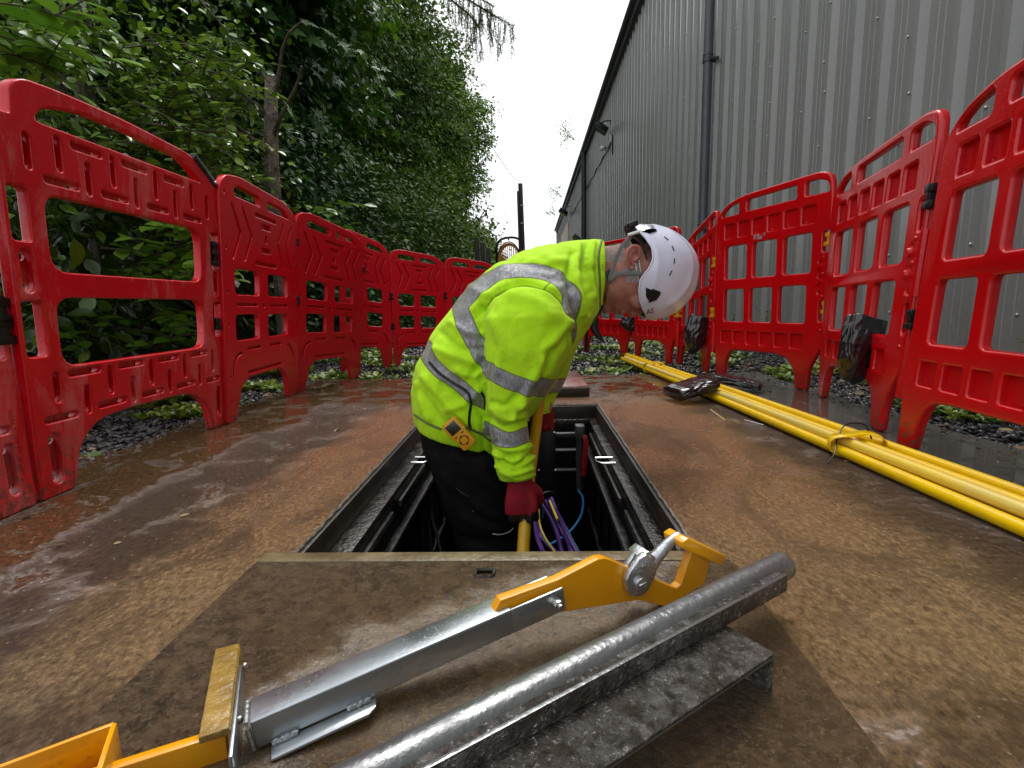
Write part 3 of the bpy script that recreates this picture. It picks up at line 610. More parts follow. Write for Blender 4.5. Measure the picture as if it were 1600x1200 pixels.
def design_B():
    Wd = .78; S = lambda L: [(u*Wd, v)+tuple(r) for (u, v, *r) in L]
    outer = rpoly(S([(.0, 0), (.10, 0), (.118, .05, .02), (.165, .145, .03), (.27, .176, .03), (.70, .176, .03), (.785, .13, .03), (.835, .0, .01), (.97, 0), (1, .05), (1, .93, .03), (.965, 1.0, .03), (.80, 1.040, .04), (.205, 1.05, .04), (.06, 1.030, .03), (.0, .98, .05)]), .012)
    R_ = lambda a, b_, c_, d_, r: rect(a*Wd, b_*Wd, c_, d_, r)
    win = [rpoly(S([(.145, .962), (.453, .962), (.442, 1.003), (.20, 1.008, .03), (.145, .995)]), .012), rpoly(S([(.538, .962), (.862, .962), (.80, .998, .03), (.541, 1.003)]), .012),
           R_(.125, .415, .55, .66, .025), R_(.527, .828, .55, .658, .025), R_(.12, .405, .35, .463, .025), R_(.519, .820, .35, .46, .025)]
    sl = []; w = .008
    def chev(a, b_, c_, w_=.008):
        a, b_, c_ = [np.array((q[0]*Wd, q[1])) for q in (a, b_, c_)]
        sl.append(rpoly([tuple(a+[w_, 0]), tuple(b_+[w_, 0]), tuple(c_+[w_, 0]), tuple(c_-[w_, 0]), tuple(b_-[w_, 0]), tuple(a-[w_, 0])], .006, 2))
    chev((.11, .930), (.201, .818), (.112, .70)); chev((.225, .930), (.33, .814), (.24, .70)); chev((.775, .925), (.684, .818), (.76, .70)); chev((.895, .925), (.805, .816), (.89, .70))
    for a, b_, v in ((.385, .65, .918), (.375, .645, .70)): sl.append(slot(a*Wd, v, b_*Wd, v, w))
    for v in (.875, .765): sl.append(R_(.455, .575, v-.011, v+.011, .005))
    sl.append(slot(.515*Wd, .81, .515*Wd, .83, .010))
    for a, b_, v in ((.25, .40, .308), (.54, .70, .308), (.25, .70, .2), (.14, .38, .507), (.56, .82, .505)): sl.append(slot(a*Wd, v, b_*Wd, v, .006))
    g = [np.array(q) for q in S([(.075, .20), (.085, .25), (.12, .284), (.18, .296)])]; sl.append([tuple(q+[-.004, .004]) for q in g]+[tuple(q+[.006, -.006]) for q in g[::-1]])
    g = [np.array(q) for q in S([(.81, .296), (.865, .284), (.90, .25), (.91, .20)])]; sl.append([tuple(q+[.004, .004]) for q in g]+[tuple(q+[-.006, -.006]) for q in g[::-1]])
    sl.append(circ(.467*Wd, .505, .012))
    for v in (.96, .74, .56, .42, .20, .09): sl.append(circ(.045*Wd, v, .006, 8)); sl.append(circ(.945*Wd, v, .006, 8))
    return Wd, outer, win, sl, []
def design_C():
    Wd = .90; S = lambda L: [(u*Wd, v)+tuple(r) for (u, v, *r) in L]
    outer = rpoly(S([(-.005, .24, .03), (-.005, .19, .03), (.012, .12, .03), (.018, 0), (.105, 0), (.125, .10, .03), (.165, .158, .04), (.26, .168, .03), (.60, .168, .03), (.70, .155, .04), (.762, .10, .03), (.782, 0), (.872, 0), (.88, .10, .03), (.92, .165, .04), (.985, .24, .04), (1, .33, .03), (1, .93, .05), (.985, 1.01, .05), (.90, 1.032, .05), (.25, 1.028, .08), (.09, .995, .06), (.0, .93, .05)]), .015)
    win = [rpoly(S([(.062, .933), (.238, .935), (.236, .998, .015), (.13, .985, .04), (.068, .955, .02)]), .012), rpoly(S([(.312, .937), (.738, .936), (.735, .999), (.316, .997)]), .014), rpoly(S([(.803, .936), (.975, .934), (.96, .975, .03), (.90, .998, .03), (.803, 1.0)]), .014)]
    R_ = lambda a, b_, c_, d_, r: rect(a*Wd, b_*Wd, c_, d_, r)
    for a, b_ in ((.105, .322), (.382, .590), (.652, .862)): win.append(R_(a, b_, .575, .762, .02))
    for a, b_ in ((.10, .302), (.362, .562), (.622, .835)): win.append(R_(a, b_, .332, .517, .02))
    win += [R_(.942, .985, .665, .76, .012), R_(.935, .978, .342, .44, .012)]
    sl = []; dots = []
    for i in range(6):
        a = .10+.137*i; sl.append(R_(a, a+.098, .806, .888, .008)); dots.append(circ((a+.015)*Wd, .818, .005, 8))
    for i in range(6):
        a = .075+.131*i; sl.append(R_(a, a+.095, .206, .276, .008)); dots.append(circ((a+.08)*Wd, .222, .005, 8))
    for v in (.62, .55, .48): sl.append(circ(.93*Wd, v, .008, 8))
    return Wd, outer, win, sl, dots
DES = {'A': design_A(), 'B': design_B(), 'C': design_C()}
TH = {'A': (.030, .0055), 'B': (.026, .005), 'C': (.030, .0095)}
BASE = {}
for k_, (Wd, outer, win, sl, dots) in DES.items():
    th, bv = TH[k_]
    body = plate(outer, win+sl, th, bv, res=3)
    grow = lambda poly: poly
    core = plate([(Wd/2+(x-Wd/2)*(1-.012), .5+(y-.5)*(1-.012) if y > .3 else y+.004) for x, y in outer],
                 [[(np.mean([q[0] for q in h])+(x-np.mean([q[0] for q in h]))*1.02+np.sign(x-np.mean([q[0] for q in h]))*.004, np.mean([q[1] for q in h])+(y-np.mean([q[1] for q in h]))*1.02+np.sign(y-np.mean([q[1] for q in h]))*.004) for x, y in h] for h in win]+dots, th*.26, .001, off=-.24*th, res=0)
    ex = [body, core]
    if False: ex.append(plate([(Wd/2+(x-Wd/2)*(1-.02), .5+(y-.5)*(1-.02) if y > .3 else y+.006) for x, y in outer], [[(np.mean([q[0] for q in h])+(x-np.mean([q[0] for q in h]))*1.03+np.sign(x-np.mean([q[0] for q in h]))*.007, np.mean([q[1] for q in h])+(y-np.mean([q[1] for q in h]))*1.03+np.sign(y-np.mean([q[1] for q in h]))*.007) for x, y in h] for h in win], .003, .0005, res=0))
    BASE[k_] = ex
FPAN = {}
def barrier(design, BL, BR, TL, TR, label, m_, zl=0., zr=0., clips=(), height=None, vtop=1.0, name='barrier_panel', group=None, extra=None):
    bl = G(*BL, zl) if len(BL) == 2 else np.array(BL, float); br_ = G(*BR, zr) if len(BR) == 2 else np.array(BR, float)
    tl = P(TL[0], TL[1], bl[1]) if TL is not None else bl+np.array([0, 0, height]); tr = P(TR[0], TR[1], br_[1]) if TR is not None else br_+np.array([0, 0, height])
    t_ = thing(name, label, 'barrier', (bl+br_)/2, group); Wd = DES[design][0]
    dirv = br_-bl; dirv /= np.linalg.norm(dirv); nrm = np.cross(dirv, [0, 0, 1.]); nrm /= np.linalg.norm(nrm)
    if nrm@((bl+br_)/2-CAMC) > 0: nrm = -nrm
    def mapv(A_):
        u = A_[:, 0:1]/Wd; v = A_[:, 1:2]; w_ = A_[:, 2:3]
        return (bl*(1-u)+br_*u)*(1-v)+(tl*(1-u)+tr*u)*v+nrm*w_
    def put(me, nm, mt, smooth=True, parent=t_):
        me = me.copy(); A_ = np.empty(len(me.vertices)*3, dtype=np.float32); me.vertices.foreach_get('co', A_); A_ = A_.reshape(-1, 3).astype(float)
        me.vertices.foreach_set('co', mapv(A_).astype(np.float32).ravel()); me.update()
        bm = bmesh.new(); bm.from_mesh(me); bmesh.ops.recalc_face_normals(bm, faces=bm.faces); bm.to_mesh(me); bm.free()
        o = mkm(nm, me, mt, parent)
        if smooth: autosm(o, 40)
        return o
    body = put(BASE[design][0], 'panel_body', m_); put(BASE[design][1], 'recess_web', m_)
    if len(BASE[design]) > 2: put(BASE[design][2], 'inner_web', m_)
    mw = lambda u, v, w_: mapv(np.array([[u*Wd, v, w_]]))[0]
    if design == 'C':           # hinge knuckles and studs down the right stile
        for v in (.60, .53):
            q = MB(); q.tube([mw(.925, v, .006), mw(.925, v, .026)], [.017, .013], 12); q.build('boss', m_, t_, smooth=True)
        for v in (.64, .565, .30, .46):
            q = MB(); q.ball(mw(.955, v, .014), .008, 8, 6); q.build('stud', m_, t_, smooth=True)
        for (a_, b_) in ((.33, .14), (.66, .46)):
            q = MB(); q.tube([mw(1.0, a_, .004), mw(1.0, b_, .004)], .017, 10); q.build('hinge_knuckle', m_, t_, smooth=True)
    for (u, v, s, kind) in clips:
        mt = M_yelclip if kind == 'y' else M_blackpl
        q = MB(); h = .022*s
        for dv, ww in ((0, 1.), (.040*s, .75)):
            c_ = mw(u, v+dv, 0); q.obox(c_-dirv*h*ww+nrm*-.018-np.array([0, 0, .011*s]), dirv*2*h*ww, nrm*.040, np.array([0, 0, .019*s]))
        c_ = mw(u, v+.02*s, 0); q.obox(c_-dirv*h*.4-nrm*.01-np.array([0, 0, .02*s]), dirv*h*.8, nrm*.03, np.array([0, 0, .05*s]))
        q.build('hinge_clip', mt, t_, bevel=.003)
    if extra: extra(t_, mw, put, nrm, dirv)
    return t_, mw
def extra_A(t_, mw, put, nrm, dirv):
    # black latch strap at the far end of the handrail
    q = MB(); a, b_ = mw(.835, 1.094, 0), mw(.985, 1.012, 0); d = b_-a; up = np.cross(nrm, d); up /= np.linalg.norm(up)
    q.obox(a-up*.012-nrm*.019, d, up*.026, nrm*.038); q.build('latch_strap', M_blackpl, t_, bevel=.005)
    q = MB(); c_ = mw(.968, 1.022, .020); q.ball(c_, .006, 10, 6); q.build('rivet', M_bolt, t_, smooth=True)
    q = MB(); a, b_ = mw(.90, 1.085, -.02), mw(.985, 1.03, -.02); q.tube([a, b_], [.006, .006], 6); q.build('latch_tab', M_red_a, t_)
M_emb = M_red_a
bA, mA = barrier('A', (57, 785), (349, 662), (-25, 165), (335, 297), 'large faded red barrier at the left with slotted plates and an arched handrail', M_red_a, clips=((.955, .70, .9, 'b'), (.955, .74, .9, 'b'), (.955, .43, .8, 'b')), extra=extra_A)
# continuation towards the camera
blA = G(57, 785); zl = np.array([-1.16, .33, 0])
def extra_Z(t_, mw, put, nrm, dirv):
    tm = text_mesh('www.oxfordplastics.com', .0225, .0012, math.pi/2, (.965*.84, .155))
    tm.transform(Matrix.Translation((0, 0, .0155))); put(tm, 'embossed_lettering', M_red_a, False)
    tm = text_mesh('CHAPTER 8', .001, .0001); bpy.data.meshes.remove(tm)
tlA = P(-25, 165, blA[1]); offs = tlA-blA
t_z = barrier('A', tuple(zl), tuple(blA+np.array([.001, -.012, 0])), None, None, 'red slotted barrier cut off by the left picture edge, raised lettering up its stile', M_red_a, height=.905, clips=((.99, .44, 1.1, 'b'), (.99, .49, 1.1, 'b')), extra=extra_Z)
# chevron panels going away on the left
barrier('B', (352, 663), (463, 613), (337, 279), (460, 338), 'nearest red chevron barrier beside the big slotted one on the left', M_red_b, clips=((1.0, .85, .6, 'b'), (1.0, .52, .8, 'b')))
barrier('B', (463, 613), (560, 589), (459, 337), (568, 381), 'second red chevron barrier from the front on the left, turned slightly towards the hole', M_red_b, clips=((.99, .8, .6, 'b'),))
barrier('B', (532, 580), (613, 573), (528, 363), (608, 393), 'third red chevron barrier on the left, partly hidden behind the second', M_red_b, clips=((1.0, .60, .9, 'b'),))
barrier('B', (616, 573), (697, 566), (608, 396), (693, 409), 'fourth red chevron barrier on the left, its right foot close to the worker', M_red_b, clips=((1.0, .65, .9, 'b'), (.0, .35, .8, 'b')))
barrier('B', (699, 566), (782, 560), (694, 408), (775, 418), 'fifth red chevron barrier, half hidden by the back of the worker', M_red_b)
# right side
bD1, mD1 = barrier('C', (912, 550), (990, 558), None, None, 'red windowed barrier under the face of the worker, a small black bag on it', M_red_c, height=.93)
bD2, mD2 = barrier('C', (993, 560), (1058, 570), None, None, 'red windowed barrier below the white helmet', M_red_c, height=.93, clips=((1.0, .37, 1., 'y'),))
bD3, mD3 = barrier('C', (1059, 569), (1113, 584), (1070, 385), (1124, 331), 'narrow looking red barrier right of the helmet, turned nearly edge on', M_red_c, clips=((.985, .37, 1., 'y'), (.985, .68, 1., 'y')))
def extra_C1(t_, mw, put, nrm, dirv):
    q = MB(); r = random.Random(2)
    for i in range(9):
        u, v = .44+r.uniform(-.045, .045), .785+r.uniform(-.012, .012); s = r.uniform(.008, .016)
        q.add([mw(u-s, v-s*.6, .0156), mw(u+s, v-s*.5, .0156), mw(u+s*.8, v+s*.7, .0156), mw(u-s*.7, v+s*.6, .0156)], [(0, 1, 2, 3)])
    o = q.build('torn_sticker', mat('torn_sticker', (.5, .38, .38), .6, col2=(.25, .05, .05), vscale=120), t_)
bC1, mC1 = barrier('C', (1118, 585), (1290, 615), (1122, 325), (1308, 272), 'squarely seen red windowed barrier right of the helmet with a torn pale sticker', M_red_c, clips=((.985, .70, 1., 'y'), (.985, .39, 1., 'y')), extra=extra_C1)
bC2, mC2 = barrier('C', (1281, 617), (1400, 688), (1308, 287), (1482, 172), 'tall red windowed barrier with a black bag hanging in it, second from the right edge', M_red_c, clips=((1.0, .735, 1.2, 'b'), (1.0, .37, 1., 'b')))
blC = G(1402, 694); tlC = P(1492, 178, blC[1])
bC3, mC3 = barrier('C', tuple(blC), (1.05, .80, 0), (1492, 178), None, 'nearest red windowed barrier at the right edge of the picture', M_red_c, height=.965)

# ------------------------------------------------------------------ black bags
M_bag = mat('wet_black_polythene', (.010, .010, .012), .13, bump=.35, bscale=26, bdist=.012, coat=.5, rvar=.05, vscale=8)
def sack(name, label, c_, rx, ry, rz, seed, rot=(0, 0, 0), prof=None, creases=14, cat='sandbag'):
    """crumpled polythene sack: profile by height, sharp pleats running from the gathered top, sagging bottom"""
    n, m = 120, 70; r = np.random.default_rng(seed); v = []; prof = prof or [(0, .35), (.08, .62), (.3, .95), (.55, 1.0), (.78, .78), (.92, .62), (1, .55)]
    ph0 = r.uniform(0, 6.28, creases); am = r.uniform(.03, .11, creases); tw = r.uniform(-1.6, 1.6, creases); wd = r.uniform(.10, .26, creases); hc = r.uniform(.1, .9, creases); hl_ = r.uniform(.2, .5, creases)
    for i in range(m+1):
        t_ = i/m; R_ = np.interp(t_, [a_ for a_, _ in prof], [b_ for _, b_ in prof])
        cap = 1.0 if 0 < i < m else .02
        for k_ in range(n):
            ph = 2*math.pi*k_/n; s_ = 1.
            for q_ in range(creases):
                d_ = (ph-ph0[q_]-tw[q_]*(t_-.5)+math.pi) % (2*math.pi)-math.pi
                s_ -= am[q_]*max(0, 1-abs(d_)/wd[q_])*math.exp(-((t_-hc[q_])/hl_[q_])**2)
            s_ += .10*mnoise.noise(Vector((math.cos(ph)*1.3+seed, math.sin(ph)*1.3, t_*2.4)))+.035*mnoise.noise(Vector((math.cos(ph)*4+seed, math.sin(ph)*4, t_*7)))-(.10*abs(mnoise.noise(Vector((math.cos(ph)*2.2+seed, math.sin(ph)*2.2+t_*3, t_*5)))) if creases > 25 else 0)
            ee = 3. if creases < 25 else 2.1; sq = 1/(abs(math.cos(ph))**ee+abs(math.sin(ph))**ee)**(1/ee)
            v.append((rx*R_*s_*cap*math.cos(ph)*sq, ry*(.45+.55*R_)*s_*cap*math.sin(ph)*sq*(1 if R_ > .5 else R_/.5), rz*(2*t_-1)+.03*rz*math.sin(ph*3+seed)*(1 if t_ > .8 else 0)))
    f = [(i*n+k_, i*n+(k_+1) % n, (i+1)*n+(k_+1) % n, (i+1)*n+k_) for i in range(m) for k_ in range(n)]
    o = mk(name, v, f, M_bag, smooth=True); o.location = [float(a_) for a_ in c_]; o.rotation_euler = rot; setp(o, label, cat); return o
def hang_bag(px, py, Y, rx, ry, rz, seed, label, tilt=.0, **kw): return sack('hanging_bag', label, P(px, py, Y), rx, ry, rz, seed, (0, tilt, .3), creases=26, prof=[(0, .12), (.06, .35), (.14, .50), (.35, .85), (.58, 1.0), (.8, .9), (.93, .86), (1, .8)])
hang_bag(1343, 549, 1.90, .098, .05, .125, 3, 'large black plastic bag hanging in the tall red barrier on the right', tilt=.22)
hang_bag(1087, 524, 3.25, .085, .06, .12, 5, 'black plastic bag hanging on the narrow looking red barrier right of the helmet', tilt=.25)
hang_bag(985, 507, 4.2, .09, .06, .06, 9, 'small black plastic bag on the barrier under the face of the worker')

# ------------------------------------------------------------------ yellow rods
M_rod = mat('yellow_fibreglass', (.82, .52, .003), .26, col2=(.70, .43, .003), vscale=14, bump=.15, bscale=220, bdist=.002, rvar=.1)
M_rodp = mat('worn_yellow_fibreglass', (.76, .52, .04), .40, col2=(.60, .47, .14), vscale=30, stretch=(1, .12, 1), bump=.3, bscale=160, bdist=.003)
gx0, gy0 = .928, .35
def rodline(dx, dz, fx, fz, fy=3.85, r=.0150):
    a = np.array([.985+dx, .30, r+dz]); b_ = np.array([.712+fx, fy, r*.9+fz]); return [a+(b_-a)*t_+np.array([.006*math.sin(5*t_+dx*40), 0, 0]) for t_ in np.linspace(0, 1, 14)], r
rods = [(rodline(-.030, 0, -.016, .012, 3.88), M_rod, 'yellow rod lowest and nearest the hole in the long bundle'), (rodline(.022, 0, .010, .004, 3.84), M_rod, 'yellow rod in the middle of the bottom row of the bundle'),
        (rodline(.100, 0, .05, .0, 4.0), M_rod, 'yellow rod at the bottom on the barrier side of the bundle'), (rodline(-.002, .024, -.004, .025, 3.82), M_rodp, 'pale worn yellow rod on top of the bundle, nearest the hole'),
        (rodline(.060, .012, .026, .026, 4.0), M_rod, 'bright yellow rod on top in the middle of the bundle'), (rodline(.140, .004, .058, .022, 4.08), M_rod, 'yellow rod on top at the barrier side of the bundle')]
for (pts, r), m_, lb in rods:
    q = MB(); q.tube(pts, r, 16); o = q.build('yellow_rod', m_, smooth=True); setp(o, lb, 'rod', 'yellow rods in the long bundle')
def tape(y, lb, wd=.03, r=.062):
    x = .985+(.712-.985)*(y-.3)/3.55+.035; q = MB(); prof = []
    for k_ in range(20):
        a_ = 2*math.pi*k_/20; ex = np.sign(math.cos(a_))*abs(math.cos(a_))**.7*(r+.012); ez = np.sign(math.sin(a_))*abs(math.sin(a_))**.7*(.033)
        prof.append((ex, ez))
    vv = []
    for s_ in (0, 1):
        for sc_ in (1.0, .94):
            vv.append([(x+ex*sc_+.02*s_-.01+(wd*.9 if False else 0), y+wd*(s_-.5)+.012*math.sin(ex*60), .031+ez*sc_) for ex, ez in prof])
    q.v = [p for R_ in (vv[0], vv[2]) for p in R_]; n_ = 20; q.f = [(k_, (k_+1) % n_, n_+(k_+1) % n_, n_+k_) for k_ in range(n_)]
    o = q.build('tape_wrap', M_rod, smooth=True); md = o.modifiers.new('s', 'SOLIDIFY'); md.thickness = .002
    setp(o, lb, 'tape'); return x
x = tape(1.46, 'yellow tape wrapped round the bundle of rods at its near part', .05)
q = MB(); y = 1.46
q.tube(catmull([(x-.13, y-.09, .004), (x-.09, y-.05, .02), (x-.055, y+.0, .05), (x-.01, y+.04, .079), (x+.05, y+.05, .075), (x+.075, y+.05, .03)], 6), .0022, 6)
setp(q.build('tie_wire', M_blackpl, smooth=True), 'black tie wire twisted over the yellow tape with a loose end', 'wire')
FL = [(0, .70), (.05, .95), (.2, 1.02), (.5, 1.), (.8, 1.0), (.95, .9), (1, .7)]
a = G(1080, 597, .085); sack('sandbag', 'shiny black plastic sandbag lying across the yellow rods, its near left lobe', a+np.array([0, 0, -.026]), .030, .088, .10, 21, (0, math.pi/2-.22, .30), FL, 24)
a = G(1150, 592, .06); sack('sandbag', 'flatter dull black sandbag sagging off the far side of the yellow rods', a+np.array([.01, .0, -.012]), .022, .075, .11, 23, (0, math.pi/2+.18, -.45), FL, 24)
tape(3.3, 'thin yellow tape round the far end of the rod bundle', .03, .05)
q = MB(); q.tube([G(1110, 640, .002), G(1133, 657, .002)], .003, 6); setp(q.build('cable_tie', mat('pale_straw', (.45, .34, .16), .5), smooth=True), 'short pale straw lying in the puddle beside the rods', 'straw')
q = MB(); q.tube([G(1163, 656, .002), G(1193, 664, .003)], .002, 6); setp(q.build('plastic_strip', mat('pale_strip', (.6, .6, .58), .3), smooth=True), 'thin pale strip on the wet concrete close to the rods', 'strip')

# ------------------------------------------------------------------ tools in the foreground
M_yel = mat('yellow_enamel', (.85, .37, .004), .22, col2=(.76, .31, .003), vscale=8, coat=.4, bump=.06, bscale=60, bdist=.003)
M_galv = mat('worn_galvanised', (.30, .31, .31), .34, .8, col2=(.15, .15, .15), vscale=24, rvar=.14, bump=.35, bscale=120, bdist=.003)
M_muddy = None
def muddy():
    m, k = newmat('muddy_galvanised'); v = k.coord(); n1 = k.noise(v, 55, 6, .7, .4); n2 = k.noise(v, 180, 5, .7, .6); n0 = k.noise(v, 11, 5, .6, .5)
    c = k.mix(k.rng(n1, .36, .62), (.050, .041, .030), (.20, .185, .165)); c = k.mix(k.rng(n0, .42, .62, 0, .65), c, (.045, .032, .020))
    glint = k.math('MULTIPLY', k.rng(n2, .57, .64), k.rng(n1, .44, .52)); c = k.mix(glint, c, (.70, .69, .66)); k.l(c, k.b.inputs['Base Color'])  # pale mirror-like specks coloured in as wet highlights over the mud
    k.l(k.rng(glint, 0, 1, .35, 1.), k.b.inputs['Metallic']); k.l(k.mix(glint, k.rng(n1, .3, .7, .10, .38), (.05, .05, .05)), k.b.inputs['Roughness'])
    k.l(k.bump(k.math('ADD', n1, k.math('MULTIPLY', n2, .5)), .9, .014), k.b.inputs['Normal']); return m
M_muddy = muddy()
def drops(name, samples, mt, parent, rmin=.0006, rmax=.002, seed=1):
    r = np.random.default_rng(seed); v0, f0 = _ico(1); V = []; F = []
    for i, (p, nrm) in enumerate(samples):
        s = rmin+(rmax-rmin)*r.uniform()**3; nn = np.array(nrm, float); nn /= np.linalg.norm(nn); b_ = len(V)*len(v0)
        w_ = v0*s*np.array([1, 1, 1]); h = w_@nn; w_ = w_-np.outer(h, nn)*.5; V.append(w_+np.array(p)); F.append(f0+b_)
    o = mk(name, np.concatenate(V), np.concatenate(F), mt, parent, smooth=True); o['kind'] = 'stuff'; return o
def drop_mat():
    m, k = newmat('water'); b_ = k.b; b_.inputs['Base Color'].default_value = (1, 1, 1, 1); b_.inputs['Transmission Weight'].default_value = 1; b_.inputs['IOR'].default_value = 1.33; b_.inputs['Roughness'].default_value = .02; return m
M_drop = drop_mat()
lf = thing('cover_lifter', 'silver and yellow manhole cover lifter lying across the foreground cover', 'lifting tool', (-.1, .6, .01))
A0 = G(402, 1172, .010); A1 = P(885, 953, .610); L = np.linalg.norm(A1-A0); ax = (A1-A0)/L; bx = np.cross([0, 0, 1.], ax); bx /= np.linalg.norm(bx)   # bx points away from the camera
cx = np.cross(ax, bx); Hh_ = .033; Bw = .037
def T(s, b_, c_): return A0+ax*s+bx*b_+cx*c_
s1 = L*.80
q = MB(); q.obox(T(0, 0, 0), ax*s1, bx*Bw, cx*Hh_); q.build('steel_channel', M_steel, lf, bevel=.0022, seg=3)
q = MB(); q.obox(T(s1-.002, 0, .0), ax*(L-s1+.002), bx*.004, cx*Hh_); q.obox(T(s1-.002, Bw-.004, 0), ax*(L-s1-.002), bx*.004, cx*Hh_); q.build('channel_cheeks', M_steel, lf, bevel=.0015)
def plane_pt(px, py, b_):      # pixel onto the vertical plane through the tool axis at offset b_
    r = ray(px, py); o = T(0, b_, 0); t_ = ((o-CAMC)@bx)/(r@bx); p = CAMC+r*t_; return p
arm = [(772, 958), (782, 938), (872, 906), (934, 874), (945, 872), (958, 876), (995, 893), (1050, 917), (1058, 919), (1064, 914), (1079, 868), (1084, 858), (1112, 868), (1104, 902), (1098, 914), (1052, 944), (1040, 948), (1024, 944), (998, 938), (884, 956), (840, 962)]
pl = [plane_pt(x, y, .010) for x, y in arm]
def flat_plate(pix, b_, th, nm, mt, bev=.0015):
    P3 = [plane_pt(x, y, b_) for x, y in pix]; o = T(0, b_, 0); uv = [((p-o)@ax, (p-o)@cx) for p in P3]
    ar = sum(uv[i-1][0]*uv[i][1]-uv[i][0]*uv[i-1][1] for i in range(len(uv)))
    if ar < 0: uv = uv[::-1]
    me = plate(uv, [], th, bev); A_ = np.empty(len(me.vertices)*3, dtype=np.float32); me.vertices.foreach_get('co', A_); A_ = A_.reshape(-1, 3).astype(float)
    V_ = o+A_[:, 0:1]*ax+A_[:, 1:2]*cx+(A_[:, 2:3]+th/2)*bx; me.vertices.foreach_set('co', V_.astype(np.float32).ravel()); me.update()
    bm = bmesh.new(); bm.from_mesh(me); bmesh.ops.recalc_face_normals(bm, faces=bm.faces); bm.to_mesh(me); bm.free(); return autosm(mkm(nm, me, mt, lf), 35)
flat_plate(arm, .009, .014, 'yellow_arm', M_yel)
tp = [(1066, 848), (1076, 841), (1134, 868), (1136, 872), (1128, 884), (1120, 881), (1068, 858)]
q = MB(); q.prism([plane_pt(x, y, -.004) for x, y in tp], bx*.040); q.build('cross_plate', M_yel, lf, bevel=.002)
q = MB(); c_ = plane_pt(869, 941, -.001); q.tube([c_+bx*.003, c_-bx*.009], [.0065, .0065], 6); q.tube([c_+bx*0, c_-bx*.014], .0035, 10); q.build('bolt', M_bolt, lf, bevel=.0006)
M_cast = mat('cast_zinc', (.66, .67, .68), .28, .9, col2=(.42, .42, .43), vscale=40, rvar=.12, bump=.4, bscale=140, bdist=.003)
ck = [(979, 908), (984, 896), (1000, 874), (1011, 866), (1020, 872), (1028, 884), (1026, 898), (1014, 922), (1004, 932), (990, 933), (981, 925)]
q = MB(); q.prism([plane_pt(x, y, -.004) for x, y in ck], bx*.011); q.prism([plane_pt(x-6, y-9, .028) for x, y in ck], bx*.011)
q.prism([plane_pt(x, y, .002) for x, y in ((1001, 872), (1014, 861), (1026, 872), (1020, 885))], bx*.03); q.build('latch_cheeks', M_cast, lf, bevel=.002)
q = MB(); pts = [plane_pt(x, y, .018) for x, y in ((1012, 886), (1022, 874), (1036, 858), (1048, 846), (1058, 839), (1064, 844), (1066, 856))]
q.tube(catmull(pts, 5), list(np.interp(np.linspace(0, 1, 31), [0, .2, .6, .8, 1], [.013, .010, .007, .0095, .009])), 14); q.build('latch_hook', M_cast, lf, smooth=True)
q = MB(); c_ = plane_pt(1000, 912, -.005); q.tube([c_+bx*.002, c_-bx*.005], .010, 20); q.obox(c_-bx*.0075-ax*.006-cx*.0035, ax*.012, bx*.003, cx*.007); q.build('latch_pivot', M_cast, lf, bevel=.001)
# bronze coloured foot strip standing across the end, end plate, under flange
sa, sb = G(360, 1010, .050), G(340, 1146, .050); d = sb-sa; wv = np.array([ax[0], ax[1], 0])*.026
M_bronze = mat('wet_yellow_brown_nylon', (.38, .23, .045), .22, col2=(.22, .13, .03), vscale=22, bump=1., bscale=70, bdist=.006, rvar=.08)
q = MB(); q.obox(sa-wv*.62+[0, 0, -.006], d, wv, np.array([0, 0, .008])); q.obox(sa+wv*.30+[0, 0, -.036], d, wv*.12, np.array([0, 0, .036])); q.build('foot_strip', M_bronze, lf, bevel=.0028, seg=3)
q = MB(); q.obox(sa+wv*.42+d*.28+[0, 0, -.046], d*.95, wv*.16, np.array([0, 0, .044])); q.build('end_plate', M_steel, lf, bevel=.002)
for t_ in (.2, .82):
    q = MB(); q.ball(sa+wv*.62+d*t_+np.array([0, 0, -.012]), .004); q.build('rivet', M_bolt, lf, smooth=True)
q = MB(); q.prism([T(.012, 0, -.004), T(.012, -.019, -.005), T(.108, -.019, -.005), T(.118, -.012, -.005), T(.120, 0, -.004)], (0, 0, .004)); q.build('under_flange', M_steel, lf, bevel=.0015)
for pts_, r_w in [([T(s_+.003*i, -.002, .001+.001*(i % 2)) for i in range(9)], .0028) for s_ in (.015, .09)]+[([T(-.003, .0, .002+.0033*i) for i in range(9)], .0028), ([T(-.003, .004*i, Hh_) for i in range(9)], .0024)]:
    q = MB(); q.tube(pts_, r_w, 7); q.build('weld_bead', M_cast, lf, smooth=True)
# yellow tail: plate carrying on to the left, and the looped handle
def vplate(pts, h, th, nm, z0=.0):
    vs = []; n_ = len(pts); q = MB()
    for i in range(n_-1):
        a, b_ = np.array(pts[i]), np.array(pts[i+1]); d_ = b_-a; nn = np.cross(d_, [0, 0, 1.]); nn /= np.linalg.norm(nn)
        q.obox(np.array([a[0], a[1], z0])-nn*th/2, np.array([d_[0], d_[1], 0]), nn*th, np.array([0, 0, h]))
    return q.build(nm, M_yel, lf, bevel=.0015)
y0 = G(352, 1146, .034); y1 = y0-ax*.19
q = MB(); q.obox(np.array([y0[0], y0[1], .002]), (y1-y0)*[1, 1, 0], bx*.012, np.array([0, 0, .032])); q.build('yellow_tail', M_yel, lf, bevel=.002)
h0 = G(178, 1129, .055); h1 = G(0, 1196, .055); h1 = h0+(h1-h0)*1.3; h2 = G(150, 1215, .055)
vplate([h1, h0], .052, .005, 'loop_handle', .003); vplate([h0, h2], .052, .005, 'loop_handle', .003)
